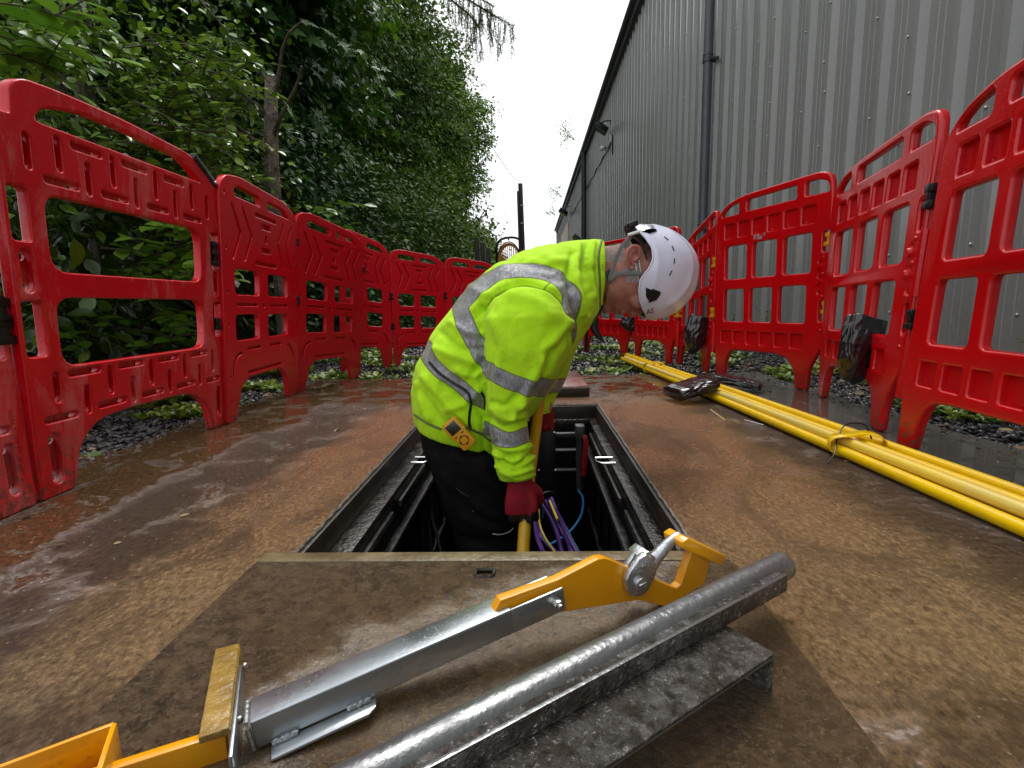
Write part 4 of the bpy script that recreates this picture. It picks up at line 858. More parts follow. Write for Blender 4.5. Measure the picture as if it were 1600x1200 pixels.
# drops on the lifter
r_ = np.random.default_rng(5); S_ = []
tri = [(880, 915), (935, 880), (990, 895), (1045, 925), (1000, 932), (890, 948)]
for i in range(420):
    w_ = r_.dirichlet([.8]*6); x, y = (np.array(tri)*w_[:, None]).sum(0); S_.append((plane_pt(x+r_.uniform(-25, 25), y+r_.uniform(-10, 10), .010), -bx))
_poly = np.array(arm)
def inside(x, y, poly):
    c_ = False; n_ = len(poly); j = n_-1
    for i in range(n_):
        if ((poly[i][1] > y) != (poly[j][1] > y)) and x < (poly[j][0]-poly[i][0])*(y-poly[i][1])/(poly[j][1]-poly[i][1])+poly[i][0]: c_ = not c_
        j = i
    return c_
S2 = []
for p, nn in S_:
    px_, py_, _ = proj(p)
    if inside(px_, py_, arm) and px_ > 888: S2.append((p, nn))
drops('water_drops', S2, M_drop, lf, .0005, .0018)
drops('water_drops', [(T(r_.uniform(.01, s1), r_.uniform(.003, Bw-.003), Hh_), cx) for i in range(260)]+[(T(r_.uniform(.01, L-.01), 0, r_.uniform(.004, Hh_-.004)), -bx) for i in range(120)], M_drop, lf, .0004, .0013, 3)
fd = (h1-h0)/np.linalg.norm(h1-h0); fn = np.cross(fd, [0, 0, 1.]); fn = fn if fn[1] < 0 else -fn
drops('water_drops', [(np.array([h0[0], h0[1], 0])+np.array([fd[0], fd[1], 0])*r_.uniform(.0, .14)+fn*.0026+np.array([0, 0, r_.uniform(.01, .05)]), fn) for i in range(90)], M_drop, lf, .0006, .0022, 9)
# lifting beam: pipe with an angle iron on its near side
lb_ = thing('lifting_beam', 'muddy galvanised pipe with an angle iron fixed along it, lying beside the silver lifter', 'steel beam', (.1, .6, 0))
d1 = np.array([.8225, .568, 0]); d1 /= np.linalg.norm(d1); n1 = np.array([-d1[1], d1[0], 0])
B0 = np.array([-.167, .361, 0.]); LP = .603; LA = LP+.018     # far end of the plate / of the pipe, measured from B0
pc = B0-n1*.019+np.array([0, 0, .071])
q = MB(); q.tube([pc+d1*t_ for t_ in np.linspace(-.3, LA, 14)], .0195, 28); q.build('pipe', M_galv, lb_, smooth=True)
q = MB(); q.tube([pc+d1*(LA-.003), pc+d1*(LA+.003), pc+d1*(LA+.006)], [.0196, .0185, .0145], 28); q.build('pipe_end', M_galv, lb_, smooth=True)
fo = B0-d1*.3; LF = .3+LP-.022
q = MB(); q.obox(fo-n1*.047+[0, 0, .0785], d1*LF, n1*.018, np.array([0, 0, .004])); q.build('angle_flat', M_muddy, lb_, bevel=.001)
q = MB(); q.obox(fo-n1*.0485+[0, 0, .059], d1*(LF+.002), n1*.004, np.array([0, 0, .0235])); q.build('angle_flange', M_muddy, lb_, bevel=.0012)
q = MB(); q.obox(fo-n1*.0487+[0, 0, .082], d1*(LF+.002), n1*.0045, np.array([0, 0, .0012])); q.build('angle_edge', M_galv, lb_, bevel=.0004)
# short channel lying under the beam, open towards the camera
chn = thing('steel_channel', 'short inverted steel channel wet with mud, lowest in the foreground', 'steel channel', (.2, .5, 0))
d2, n2 = d1, n1; C1_ = G(1211, 1020, .0575); L2 = .62; Ca = C1_-d2*L2; Wc = .066; tk = .0035
q = MB(); q.obox(Ca, d2*L2, n2*Wc, np.array([0, 0, -tk])); q.build('web', M_muddy, chn, bevel=.0012)
Ca = Ca-np.array([0, 0, tk])
q = MB(); q.obox(Ca+d2*(L2-tk)+[0, 0, -.048], d2*tk, n2*Wc, np.array([0, 0, .0478])); q.build('flange', M_muddy, chn, bevel=.001)
q = MB(); q.obox(Ca+[0, 0, -.048], d2*tk, n2*Wc, np.array([0, 0, .0478])); q.build('flange', M_muddy, chn, bevel=.001)
q = MB(); q.obox(Ca+[0, 0, -.003], d2*(L2-tk), n2*.004, np.array([0, 0, .0028])); q.build('edge_bead', M_galv, chn)
# ------------------------------------------------------------------ worker
YP = 1.5
SKX = thing('person', 'man in yellow hi-vis fleece and white helmet bending over a rod in the open chamber', 'person', (P(740, 700, YP)[0], YP, -.93))
def ell(c_, a, b_, n=20, ex=1.):
    c_, a, b_ = [np.array(q, float) for q in (c_, a, b_)]; o = []
    for k_ in range(n):
        t_ = 2*math.pi*k_/n; ct, st = math.cos(t_), math.sin(t_); o.append(c_+a*np.sign(ct)*abs(ct)**ex+b_*np.sign(st)*abs(st)**ex)
    return o
def sec(back, front, Y, hw, n=28, ex=.85):     # cross-section of a body part from its two outline points
    p, q = P(*back, Y), P(*front, Y); return ell((p+q)/2, (q-p)/2, (0, hw, 0), n, ex)
def remesh(q, voxel, smooth=4, name='m'):
    me = q.mesh(name); bm = bmesh.new(); bm.from_mesh(me); bmesh.ops.recalc_face_normals(bm, faces=bm.faces); bm.to_mesh(me); bm.free()
    o = bpy.data.objects.new('tmp', me); COL.objects.link(o)
    md = o.modifiers.new('r', 'REMESH'); md.mode = 'VOXEL'; md.voxel_size = voxel; md.use_smooth_shade = True
    if smooth: s_ = o.modifiers.new('s', 'SMOOTH'); s_.iterations = smooth; s_.factor = .5
    dg = bpy.context.evaluated_depsgraph_get(); out = bpy.data.meshes.new_from_object(o.evaluated_get(dg)); bpy.data.objects.remove(o); out.name = name; return out
def vcs(me): a = np.empty(len(me.vertices)*3, dtype=np.float32); me.vertices.foreach_get('co', a); return a.reshape(-1, 3).astype(float)
def vns(me): a = np.empty(len(me.vertices)*3, dtype=np.float32); me.vertex_normals.foreach_get('vector', a); return a.reshape(-1, 3).astype(float)
def seg_d(x, z, poly):     # distance of points to a polyline in the picture plane, and position along it
    best = np.full(len(x), 1e9)
    for i in range(len(poly)-1):
        ax_, az_ = poly[i]; bx_, bz_ = poly[i+1]; dx, dz = bx_-ax_, bz_-az_; l2 = dx*dx+dz*dz+1e-12
        t_ = np.clip(((x-ax_)*dx+(z-az_)*dz)/l2, 0, 1); best = np.minimum(best, np.hypot(x-ax_-t_*dx, z-az_-t_*dz))
    return best
def pip(x, z, poly):
    c_ = np.zeros(len(x), bool); n_ = len(poly); j = n_-1
    for i in range(n_):
        xi, zi = poly[i]; xj, zj = poly[j]; c_ ^= ((zi > z) != (zj > z)) & (x < (xj-xi)*(z-zi)/(zj-zi+1e-12)+xi); j = i
    return c_
def crp(pts, n=5): return [tuple(q) for q in catmull([np.array(p, float) for p in pts], n)]
# --- jacket (torso, both sleeves, collar grown into one surface)
q = MB()
T_ = [((652, 652), (798, 694), .185), ((648, 630), (806, 682), .195), ((646, 604), (826, 652), .205), ((654, 566), (850, 622), .210), ((675, 524), (874, 590), .212), ((706, 482), (893, 558), .215), ((738, 442), (906, 530), .22), ((775, 413), (918, 512), .22), ((815, 394), (925, 502), .205), ((855, 383), (931, 495), .165), ((890, 377), (935, 488), .12), ((912, 375), (938, 484), .10), ((941, 375), (938, 482), .088)]
q.loft([sec(b_, f_, YP, hw) for b_, f_, hw in T_])
def arm_rings(L_, n=20):
    R_ = []
    for (xl, yl), (xr, yr), Y, hw in L_:
        p, r = P(xl, yl, Y), P(xr, yr, Y); R_.append(ell((p+r)/2, (r-p)/2, (0, hw, 0), n, .95))
    return R_
near = [((768, 430), (872, 412), 1.40, .06), ((757, 462), (893, 445), 1.345, .088), ((756, 500), (899, 488), 1.31, .094), ((757, 545), (888, 540), 1.295, .09), ((757, 585), (866, 585), 1.29, .08), ((759, 615), (838, 622), 1.285, .068), ((761, 650), (822, 640), 1.28, .058), ((766, 682), (825, 672), 1.28, .052), ((771, 712), (832, 702), 1.28, .052), ((776, 738), (836, 728), 1.28, .052), ((781, 749), (834, 744), 1.28, .045)]
far = [((800, 440), (890, 440), 1.60, .07), ((800, 480), (912, 480), 1.68, .09), ((812, 530), (903, 535), 1.70, .085), ((815, 575), (886, 590), 1.69, .07), ((812, 610), (868, 622), 1.66, .055), ((826, 632), (862, 640), 1.63, .045), ((838, 642), (858, 646), 1.62, .038)]
q.loft(arm_rings(near)); q.loft(arm_rings(far))
JK = remesh(q, .0050, 5, 'jacket')
V = vcs(JK); N = vns(JK)
px_, py_, _z = proj(V); px_, py_ = px_.astype(float), py_.astype(float)
SLV = [(757, 745), (753, 484), (768, 459), (810, 443), (850, 449), (878, 468), (896, 500), (893, 545), (868, 600), (842, 640), (842, 760), (757, 760)]
nearside = V[:, 1] < 1.43
slv = pip(px_, py_, SLV) & nearside
def fold(pts, amp, w_, mask=None, skew=0.):
    d_ = seg_d(px_, py_, crp(pts)); g = 1.7*amp*np.exp(-(d_/(w_*.8))**2)
    return g if mask is None else g*mask
disp = np.zeros(len(V)); near_m = 1/(1+np.exp((V[:, 1]-1.50)/.02)); sm = slv.astype(float); tm = near_m*(1-sm)
# sleeve folds
for pts, a_, w_ in (([(776, 690+8), (800, 704), (832, 696)], .004, 5), ([(774, 708), (796, 722), (812, 716)], .006, 5), ([(800, 730), (820, 722), (838, 708)], .007, 5), ([(778, 728), (800, 741), (830, 732)], .006, 5), ([(785, 718), (802, 728), (818, 720), (832, 708)], -.008, 3.6), ([(775, 700), (790, 712), (805, 712)], -.006, 3.5), ([(782, 737), (806, 749), (834, 741)], .004, 4),
                  ([(768, 640), (790, 655), (818, 650)], .005, 7), ([(806, 620), (790, 634), (770, 630)], -.005, 6), ([(764, 655), (784, 668), (815, 660)], -.004, 5), ([(818, 628), (806, 640), (800, 655)], .005, 6), ([(848, 560), (830, 600), (812, 632)], .007, 9), ([(864, 550), (852, 590), (838, 612)], -.006, 7), ([(775, 540), (765, 600), (768, 650)], -.003, 7),
                  ([(770, 500), (782, 540), (778, 580)], .004, 10), ([(890, 500), (868, 530), (850, 545)], .005, 8), ([(893, 520), (872, 548), (856, 560)], -.006, 6), ([(800, 460), (840, 470), (870, 500)], .003, 12)):
    disp += fold(pts, a_, w_, sm)
# torso folds
for pts, a_, w_ in (([(700, 640), (730, 628), (758, 600)], .006, 8), ([(690, 600), (720, 625), (755, 640)], -.005, 6), ([(735, 590), (748, 572), (760, 560)], -.007, 6), ([(715, 580), (735, 588), (757, 580)], .007, 7), ([(680, 545), (720, 560), (752, 570)], .004, 8), ([(690, 520), (720, 545), (755, 545)], -.004, 7), ([(705, 505), (735, 520), (756, 520)], .004, 7),
                  ([(663, 590), (690, 622), (730, 660)], .005, 8), ([(655, 610), (680, 645), (700, 668)], -.004, 7), ([(650, 600), (662, 640), (670, 655)], .004, 6), ([(745, 640), (755, 660), (768, 680)], -.006, 5), ([(752, 480), (742, 500), (752, 530)], -.005, 6),
                  ([(905, 385), (900, 420), (905, 460), (912, 490)], .006, 7), ([(917, 382), (913, 420), (916, 460), (922, 490)], -.006, 5), ([(895, 395), (888, 430), (893, 460), (900, 500)], -.005, 6), ([(928, 380), (924, 420), (928, 465)], .005, 5), ([(880, 540), (870, 575), (850, 610)], .007, 7), ([(893, 520), (888, 555), (872, 590)], -.006, 5),
                  ([(840, 392), (860, 405), (885, 408)], .004, 8), ([(790, 405), (820, 412), (860, 420)], -.003, 8), ([(735, 450), (760, 460), (790, 440)], .003, 8)):
    disp += fold(pts, a_, w_, tm)
disp += fold([(754, 482), (772, 459), (812, 443), (850, 449), (878, 468), (893, 498)], -.006, 4, near_m)      # armhole seam
disp += fold([(758, 745), (755, 640), (752, 560), (752, 480)], -.006, 6, near_m)
nz = np.array([mnoise.noise(Vector((p[0]*9, p[1]*9, p[2]*13)))*.5+mnoise.noise(Vector((p[0]*22+3, p[1]*22, p[2]*26)))*.25 for p in V]); rid = np.array([mnoise.ridged_multi_fractal(Vector((p[0]*5+p[2]*3, p[1]*5, p[2]*7-p[0]*4)), 1., 2., 3, 1., 2.) for p in V]); disp += .006*nz-.0065*np.clip(rid-1.15, 0, .8)
V2 = V+N*disp[:, None]
JK.vertices.foreach_set('co', V2.astype(np.float32).ravel()); JK.update()
# reflective tape as a printed band: signed field stored on the surface
def band(paths, hw, mask):
    d_ = np.full(len(V), 1e3)
    for pts in paths: d_ = np.minimum(d_, seg_d(px_, py_, crp(pts)))
    return np.where(mask, hw-d_, -50)
f = np.full(len(V), -50.)
tor = ~slv & ((V[:, 1] < 1.56))
f = np.maximum(f, band([[(717, 470), (728, 508), (748, 548), (772, 580)]], 13, tor & (px_ < 775)))
f = np.maximum(f, band([[(722, 476), (738, 458), (760, 438), (797, 423), (838, 423), (866, 431), (884, 447), (893, 470), (890, 505), (886, 530), (868, 560), (850, 580)]], 11.5, tor))
f = np.maximum(f, band([[(664, 540), (671, 562), (690, 583), (715, 600), (742, 622), (800, 655), (840, 660)]], 10.5, tor))
f = np.maximum(f, band([[(745, 570), (770, 583), (800, 598), (838, 607), (880, 604)]], 12.5, slv)); f = np.maximum(f, band([[(757, 672), (780, 684), (802, 687), (835, 674)]], 11.5, slv))
f = np.maximum(f, band([[(840, 612), (862, 604), (900, 600)]], 10, ~slv & (V[:, 1] > 1.56) & (px_ > 820)))
a_ = JK.attributes.new('band', 'FLOAT', 'POINT'); a_.data.foreach_set('value', np.clip(f, -50, 50).astype(np.float32))
g = np.full(len(V), 50.)
for pts, m_ in (([(754, 482), (772, 459), (812, 443), (850, 449), (878, 468), (893, 498)], near_m > .5), ([(846, 452), (862, 440), (884, 428)], near_m > .5), ([(655, 600), (672, 622), (700, 645), (740, 660), (790, 690)], tor & False)):
    g = np.minimum(g, np.where(m_, seg_d(px_, py_, crp(pts)), 50))
a_ = JK.attributes.new('seam', 'FLOAT', 'POINT'); a_.data.foreach_set('value', g.astype(np.float32))
def jacket_mat():
    m, k = newmat('hi_vis_fleece'); v = k.coord(); at = k.n('ShaderNodeAttribute'); at.attribute_name = 'band'; se = k.n('ShaderNodeAttribute'); se.attribute_name = 'seam'
    n0 = k.noise(v, 900, 3, .7); n1 = k.noise(v, 60, 5, .6); n2 = k.noise(k.coord(scale=(1, 1, .4)), 110, 5, .7, 1.5)
    yel = k.mix(k.rng(n1, .35, .7), (.53, .95, .002), (.47, .86, .002)); yel = k.mix(k.rng(n0, .3, .7, 0, .35), yel, (.40, .62, .004))
    wet = k.noise(v, 9, 6, .65); yel = k.mix(k.rng(wet, .54, .66, 0, .5), yel, (.36, .54, .003)); dirt = k.noise(v, 26, 6, .7); yel = k.mix(k.rng(dirt, .60, .74, 0, .45), yel, (.22, .24, .03))
    yel = k.mix(k.rng(se.outputs['Fac'], .8, 1.8, .8, 0), yel, (.13, .18, .004))
    gry = k.mix(k.rng(n2, .42, .62), (.20, .20, .215), (.38, .38, .40)); gry = k.mix(k.rng(n2, .62, .70, 0, .8), gry, (.75, .75, .78))
    edge = k.rng(k.math('ABSOLUTE', at.outputs['Fac']), .5, 1.3, .85, 0)
    isb = k.rng(at.outputs['Fac'], -.15, .15); c = k.mix(isb, yel, gry); c = k.mix(edge, c, (.12, .14, .03))
    k.l(c, k.b.inputs['Base Color']); k.l(k.rng(isb, 0, 1, .85, .38), k.b.inputs['Roughness']); k.l(k.rng(isb, 0, 1, 0, .35), k.b.inputs['Metallic'])
    k.b.inputs['Sheen Weight'].default_value = .25; k.b.inputs['Sheen Roughness'].default_value = .4; k.b.inputs['Sheen Tint'].default_value = (.8, 1, .3, 1)
    k.l(k.bump(k.math('ADD', k.math('MULTIPLY', n0, .6), k.math('ADD', n1, k.math('MULTIPLY', isb, k.math('MULTIPLY', n2, .8)))), .5, .004), k.b.inputs['Normal']); return m
M_jk = jacket_mat()
jk = mkm('fleece_jacket', JK, M_jk, SKX, True)
bvh = BVHTree.FromPolygons([tuple(p) for p in V2], [tuple(p.vertices) for p in JK.polygons])
def surf(px, py, bv=None, lift=0.):
    r = ray(px, py); r = r/np.linalg.norm(r); h = (bv or bvh).ray_cast(Vector(CAMC), Vector(r))
    if h[0] is None: return None
    return np.array(h[0])+np.array(h[1])*lift
def stripe(pts, r, name, mt, parent=SKX, bv=None, n=6, k_=5, lift=0.):
    L_ = [surf(x, y, bv, lift) for x, y in crp(pts, k_)]; L_ = [p for p in L_ if p is not None]
    if len(L_) > 2: q = MB(); q.tube(L_, r, n); return q.build(name, mt, parent, smooth=True)
M_cloth = mat('black_work_trousers', (.0045, .0045, .005), .85, spec=.12, col2=(.007, .007, .0075), vscale=14, bump=.5, bscale=260, bdist=.002)
stripe([(671, 566), (685, 582), (706, 597), (724, 608), (733, 616)], .0042, 'pocket_zip', M_blackpl)
stripe([(733, 616), (736, 630), (734, 645), (733, 660), (736, 672)], .0040, 'side_zip', M_blackpl)
stripe([(752, 612), (757, 622), (757, 640)], .0035, 'seam_cord', M_blackpl)
stripe([(940, 376), (935, 400), (937, 440), (937, 484)], .0035, 'collar_piping', M_jk)
# hem ribs
stripe([(648, 648), (668, 661), (690, 671)], .004, 'hem_stitch', M_jk); stripe([(702, 653), (740, 672), (775, 688)], .004, 'hem_stitch', M_jk)
# dark gear peeking over the collar
q = MB(); q.tube([P(896, 368, 1.5), P(904, 376, 1.5), P(909, 380, 1.5)], [.008, .01, .006], 8); q.build('collar_toggle', M_blackpl, SKX, smooth=True)
# chest opening under the chin: open collar edge + lanyard
q = MB(); q.tube(catmull([P(942, 478, 1.44), P(932, 495, 1.42), P(916, 503, 1.42)], 5), .004, 6); q.build('zip_edge', M_blackpl, SKX, smooth=True)
q = MB(); q.tube([P(916, 503, 1.44), P(917, 520, 1.44), P(916, 549, 1.44)], [.003, .004, .006], 8); q.build('zip_pull', M_blackpl, SKX, smooth=True)
q = MB(); q.loft([ell(P(x, y, 1.46), (.010*s, 0, -.002), (0, .003, 0), 10) for x, y, s in ((931, 496, .8), (928, 510, 1.2), (931, 520, 1.2), (938, 530, 1.), (944, 536, .4))]); q.build('chin_guard', M_blackpl, SKX, smooth=True)

# --- trousers
q = MB()
q.loft([sec(b_, f_, YP, hw, 24, .9) for b_, f_, hw in (((668, 632), (790, 660), .15), ((658, 655), (790, 690), .175), ((664, 690), (798, 716), .18), ((676, 724), (800, 750), .17), ((690, 755), (790, 780), .14))])
for Y, dx in ((1.395, 0), (1.60, -4)):
    R_ = []
    for (xl, xr, y) in ((668, 792, 700), (680, 800, 740), (694, 806, 785), (708, 808, 820), (716, 810, 850), (722, 812, 880)):
        R_.append(ell((P(xl+dx, y, Y)+P(xr+dx, y, Y))/2, ((P(xr, y, Y)-P(xl, y, Y))[0]/2, 0, 0), (0, .095, 0), 22, .95))
    c0 = (P(722+dx, 880, Y)+P(812+dx, 880, Y))/2
    for z, rx in ((-.45, .075), (-.65, .068), (-.80, .072), (-.86, .08)): R_.append(ell((c0[0]-.01, Y, z), (rx, 0, 0), (0, rx*.95, 0), 22, 1))
    q.loft(R_)
TR = remesh(q, .0075, 4, 'trousers'); V = vcs(TR); N = vns(TR); px_, py_, _z = proj(V); px_ = px_.astype(float); py_ = py_.astype(float)
d_ = np.zeros(len(V))
for pts, a_, w_ in (([(690, 700), (720, 760), (760, 800)], -.008, 8), ([(700, 690), (740, 740), (790, 770)], .008, 9), ([(700, 745), (740, 790), (790, 810)], .009, 8), ([(712, 770), (745, 808), (790, 822)], -.008, 6), ([(730, 810), (765, 826), (806, 822)], .008, 7), ([(722, 838), (760, 846), (806, 838)], -.008, 5), ([(722, 856), (765, 862), (808, 853)], .007, 6), ([(735, 780), (740, 820), (745, 850)], -.006, 5), ([(760, 700), (770, 730), (795, 745)], -.006, 7), ([(675, 690), (690, 730), (706, 770)], .005, 7), ([(758, 730), (775, 760), (800, 775)], .006, 7)):
    d_ += a_*np.exp(-(seg_d(px_, py_, crp(pts))/w_)**2)
d_ += np.array([.007*mnoise.noise(Vector((p[0]*10, p[1]*10, p[2]*10))) for p in V])
V = V+N*d_[:, None]; TR.vertices.foreach_set('co', V.astype(np.float32).ravel()); TR.update(); tr_o = mkm('trousers', TR, M_cloth, SKX, True)
bvt = BVHTree.FromPolygons([tuple(p) for p in V], [tuple(p.vertices) for p in TR.polygons])
stripe([(770, 834), (782, 835), (795, 831), (802, 825)], .0016, 'reflective_piping', mat('white_piping', (.8, .8, .8), .4), bv=bvt)
stripe([(712, 762), (722, 770), (733, 776)], .0010, 'pocket_stitch', M_trim, bv=bvt); stripe([(745, 845), (775, 850), (806, 842)], .0025, 'knee_seam', M_cloth, bv=bvt); stripe([(740, 780), (742, 810), (744, 840)], .0022, 'leg_seam', M_cloth, bv=bvt)
for Y in (1.395, 1.60):
    c0 = (P(722, 880, Y)+P(812, 880, Y))/2; q = MB(); x = c0[0]
    q.loft([ell((x-.01, Y, -.78), (.055, 0, 0), (0, .05, 0), 18), ell((x-.005, Y, -.84), (.06, 0, 0), (0, .052, 0), 18), ell((x+.03, Y, -.87), (.11, 0, -.0), (0, .052, 0), 18), ell((x+.045, Y, -.90), (.145, 0, -.0), (0, .052, 0), 18, .85), ell((x+.045, Y, -.945), (.15, 0, 0), (0, .053, 0), 18, .85)])
    q.build('work_boot', M_blackpl, SKX, smooth=True)
# --- gas detector clipped to the pocket
M_gd = mat('yellow_detector_case', (.72, .34, .015), .35, col2=(.62, .28, .01), vscale=30)
gd = thing('gas_detector', 'small yellow gas detector clipped at the jacket hem of the worker', 'gas detector', P(722, 675, 1.285))
c4 = [P(691, 665, 1.285), P(710.5, 647.5, 1.285), P(746.5, 686, 1.285), P(727.5, 702.5, 1.285)]
gu = (c4[2]-c4[1]); gl = np.linalg.norm(gu); gu /= gl; gv = c4[0]-c4[1]; gv -= gu*(gv@gu); gw = np.linalg.norm(gv); gv /= gw; gn = np.cross(gu, gv); gn = gn if gn[1] < 0 else -gn; g0 = c4[1]
def gp_(s, t_, d_=0.): return g0+gu*gl*s+gv*gw*t_+gn*d_
q = MB(); q.prism([gp_(s, t_) for s, t_ in ((0, .12), (.05, 0), (.5, -.02), (.55, .06), (.95, .04), (1, .15), (1, .85), (.95, .97), (.55, .95), (.5, 1.02), (.05, 1), (0, .88))], gn*.022); q.build('case', M_gd, gd, bevel=.003, seg=3)
q = MB(); q.prism([gp_(s, t_, .0222) for s, t_ in ((.09, .15), (.42, .15), (.42, .85), (.09, .85))], gn*.0012); q.build('screen', mat('dark_screen', (.03, .035, .025), .15), gd, bevel=.0005)
q = MB(); pts = [gp_(.72+.13*math.cos(a_), .5+.27*math.sin(a_), .0225) for a_ in np.linspace(0, 2*math.pi, 17)]; q.tube(pts, .0010, 5)
for a_ in (0, math.pi/2, math.pi, 1.5*math.pi): q.ball(gp_(.72+.13*math.cos(a_), .5+.27*math.sin(a_), .0225), .0026, 8, 5)
q.build('keypad', M_blackpl, gd, smooth=True)
for t_ in (.25, .75):
    q = MB(); q.obox(gp_(.50, t_-.08, .022), gu*gl*.03, gv*gw*.16, gn*.001); q.build('indicator_slot', M_blackpl, gd)
q = MB(); q.obox(gp_(.15, .35, -.014), gu*gl*.5, gv*gw*.3, gn*.014); q.build('clip', M_blackpl, gd, bevel=.002)

# --- head and hidden body as one surface
HC = P(985, 435, YP); PXM = 1/ (FPX/ (np.dot(ROT.T@(HC-CAMC), (0, 0, 1))))
def hp(u, f, s=0.):      # head frame: u towards the crown, f towards the face, s towards the camera (units: photo pixels)
    return HC+np.array([u, 0, -f])*PXM+np.array([0, -s, 0])*PXM
q = MB()
# skull, face and jaw: rings running from the neck to the crown (u), each ellipse in (f, s)
prof = [(-42, -26, 42, 36), (-34, -34, 47, 40), (-26, -40, 52, 42), (-16, -43, 53, 43), (-4, -46, 53, 43), (8, -50, 52, 43.5), (20, -53, 52, 44), (34, -54, 51, 44), (50, -50, 46, 42), (64, -38, 36, 34), (74, -22, 22, 22)]
def fring(u, f0, f1, hs_, n=32):
    o = []; cf, rf = (f0+f1)/2, (f1-f0)/2
    for k_ in range(n):
        t_ = 2*math.pi*k_/n; ff = cf+rf*math.cos(t_); ss = hs_*np.sign(math.sin(t_))*abs(math.sin(t_))**.85
        if math.cos(t_) > 0: ss *= 1-.22*math.cos(t_)**2
        o.append(hp(u, ff, ss))
    return o
q.loft([fring(*a_) for a_ in prof])
# neck to torso
q.loft([ell(P(968, 418, YP), (.012, 0, .068), (0, .058, 0), 20), ell(P(950, 425, YP), (.010, 0, .072), (0, .062, 0), 20), ell(P(925, 430, YP), (.012, 0, .078), (0, .07, 0), 20), ell(P(890, 440, YP), (.03, 0, .08), (0, .10, 0), 20), ell(P(850, 455, YP), (.05, 0, .08), (0, .13, 0), 20), ell(P(780, 540, YP), (.08, 0, .06), (0, .13, 0), 20), ell(P(730, 640, YP), (.08, 0, .03), (0, .12, 0), 20)])
for (s_, Ls) in ((-1, [(835, 460, 1.36, .05), (820, 540, 1.31, .045), (800, 620, 1.28, .04), (800, 690, 1.28, .032), (806, 740, 1.285, .022), (809, 752, 1.29, .018)]), (1, [(850, 460, 1.62, .05), (862, 540, 1.69, .045), (845, 610, 1.66, .035), (850, 640, 1.62, .028)])):
    q.loft([ell(P(x, y, Y), (r, 0, 0), (0, r, 0), 12) for x, y, Y, r in Ls])
# nose, brow, lips, chin, cheekbone
q.ball(hp(4, 54, 0), np.array([8, 7, 7])*PXM, 12, 8); q.loft([ell(hp(22, 48, 0), np.array([0, 6, 0])*PXM, np.array([0, 0, 6])*PXM, 12), ell(hp(12, 51, 0), np.array([0, 8, 0])*PXM, np.array([0, 0, 7])*PXM, 12), ell(hp(2, 54, 0), np.array([0, 10, 0])*PXM, np.array([0, 0, 7])*PXM, 12), ell(hp(-2, 52, 0), np.array([0, 9, 0])*PXM, np.array([0, 0, 5])*PXM, 12)])
q.ball(hp(-14, 51, 0), np.array([5, 17, 6])*PXM, 12, 8); q.ball(hp(-23, 50, 0), np.array([5, 15, 6])*PXM, 12, 8); q.ball(hp(-38, 42, 0), np.array([10, 18, 12])*PXM, 12, 8)
for s_ in (1, -1): q.ball(hp(30, 45, 18*s_), np.array([6, 16, 9])*PXM, 12, 8); q.ball(hp(6, 34, 30*s_), np.array([14, 10, 14])*PXM, 12, 8)
HD = remesh(q, .0042, 3, 'body'); V = vcs(HD); N = vns(HD); 
uu = (V[:, 0]-HC[0])/PXM; ff = -(V[:, 2]-HC[2])/PXM; ss = -(V[:, 1]-YP)/PXM
d_ = np.zeros(len(V))
for u0, f0, s0, a_, w_ in ((17, 42, 20, -.006, 9), (17, 42, -20, -.006, 9), (-18.5, 56, 0, -.004, 3.5), (-10, 40, 34, -.002, 10), (-30, 53, 0, -.003, 4)):
    d_ += a_*np.exp(-(((uu-u0)**2+(ff-f0)**2+(ss-s0)**2)/w_**2))
# skin creases on neck and cheek
for i, (pts, a_, w_) in enumerate((([(-20, 20), (-12, 36), (-14, 48)], -.0022, 2.5), ([(-46, -30), (-40, -5), (-42, 20)], -.003, 2.5), ([(-36, -34), (-30, -10), (-33, 15)], -.0025, 2.5), ([(-26, 35), (-30, 44), (-28, 50)], -.002, 2.2))):
    dd = seg_d(uu, ff, crp(pts)); d_ += np.where(ss > 0, a_*np.exp(-(dd/w_)**2), 0)
V = V+N*d_[:, None]; HD.vertices.foreach_set('co', V.astype(np.float32).ravel()); HD.update()
def skin_mat():
    m, k = newmat('weathered_skin'); v = k.coord(); n1 = k.noise(v, 22, 5); n2 = k.noise(v, 240, 4)
    c = k.mix(k.rng(n1, .35, .65), (.48, .21, .15), (.38, .13, .10)); c = k.mix(k.rng(n2, .55, .75, 0, .4), c, (.32, .11, .08)); k.l(c, k.b.inputs['Base Color'])
    k.b.inputs['Roughness'].default_value = .42; k.b.inputs['Subsurface Weight'].default_value = .15; k.b.inputs['Subsurface Radius'].default_value = (.02, .008, .004); k.b.inputs['Subsurface Scale'].default_value = .3
    n4 = k.noise(v, 700, 3, .7); c2 = k.mix(k.rng(n4, .60, .70, 0, .35), c, (.16, .10, .09)); k.l(c2, k.b.inputs['Base Color']); k.l(k.bump(k.math('ADD', n2, n4), .55, .0025), k.b.inputs['Normal']); return m
M_skin = skin_mat(); hd = mkm('body', HD, M_skin, SKX, True)
bvh_h = BVHTree.FromPolygons([tuple(p) for p in V], [tuple(p.vertices) for p in HD.polygons])
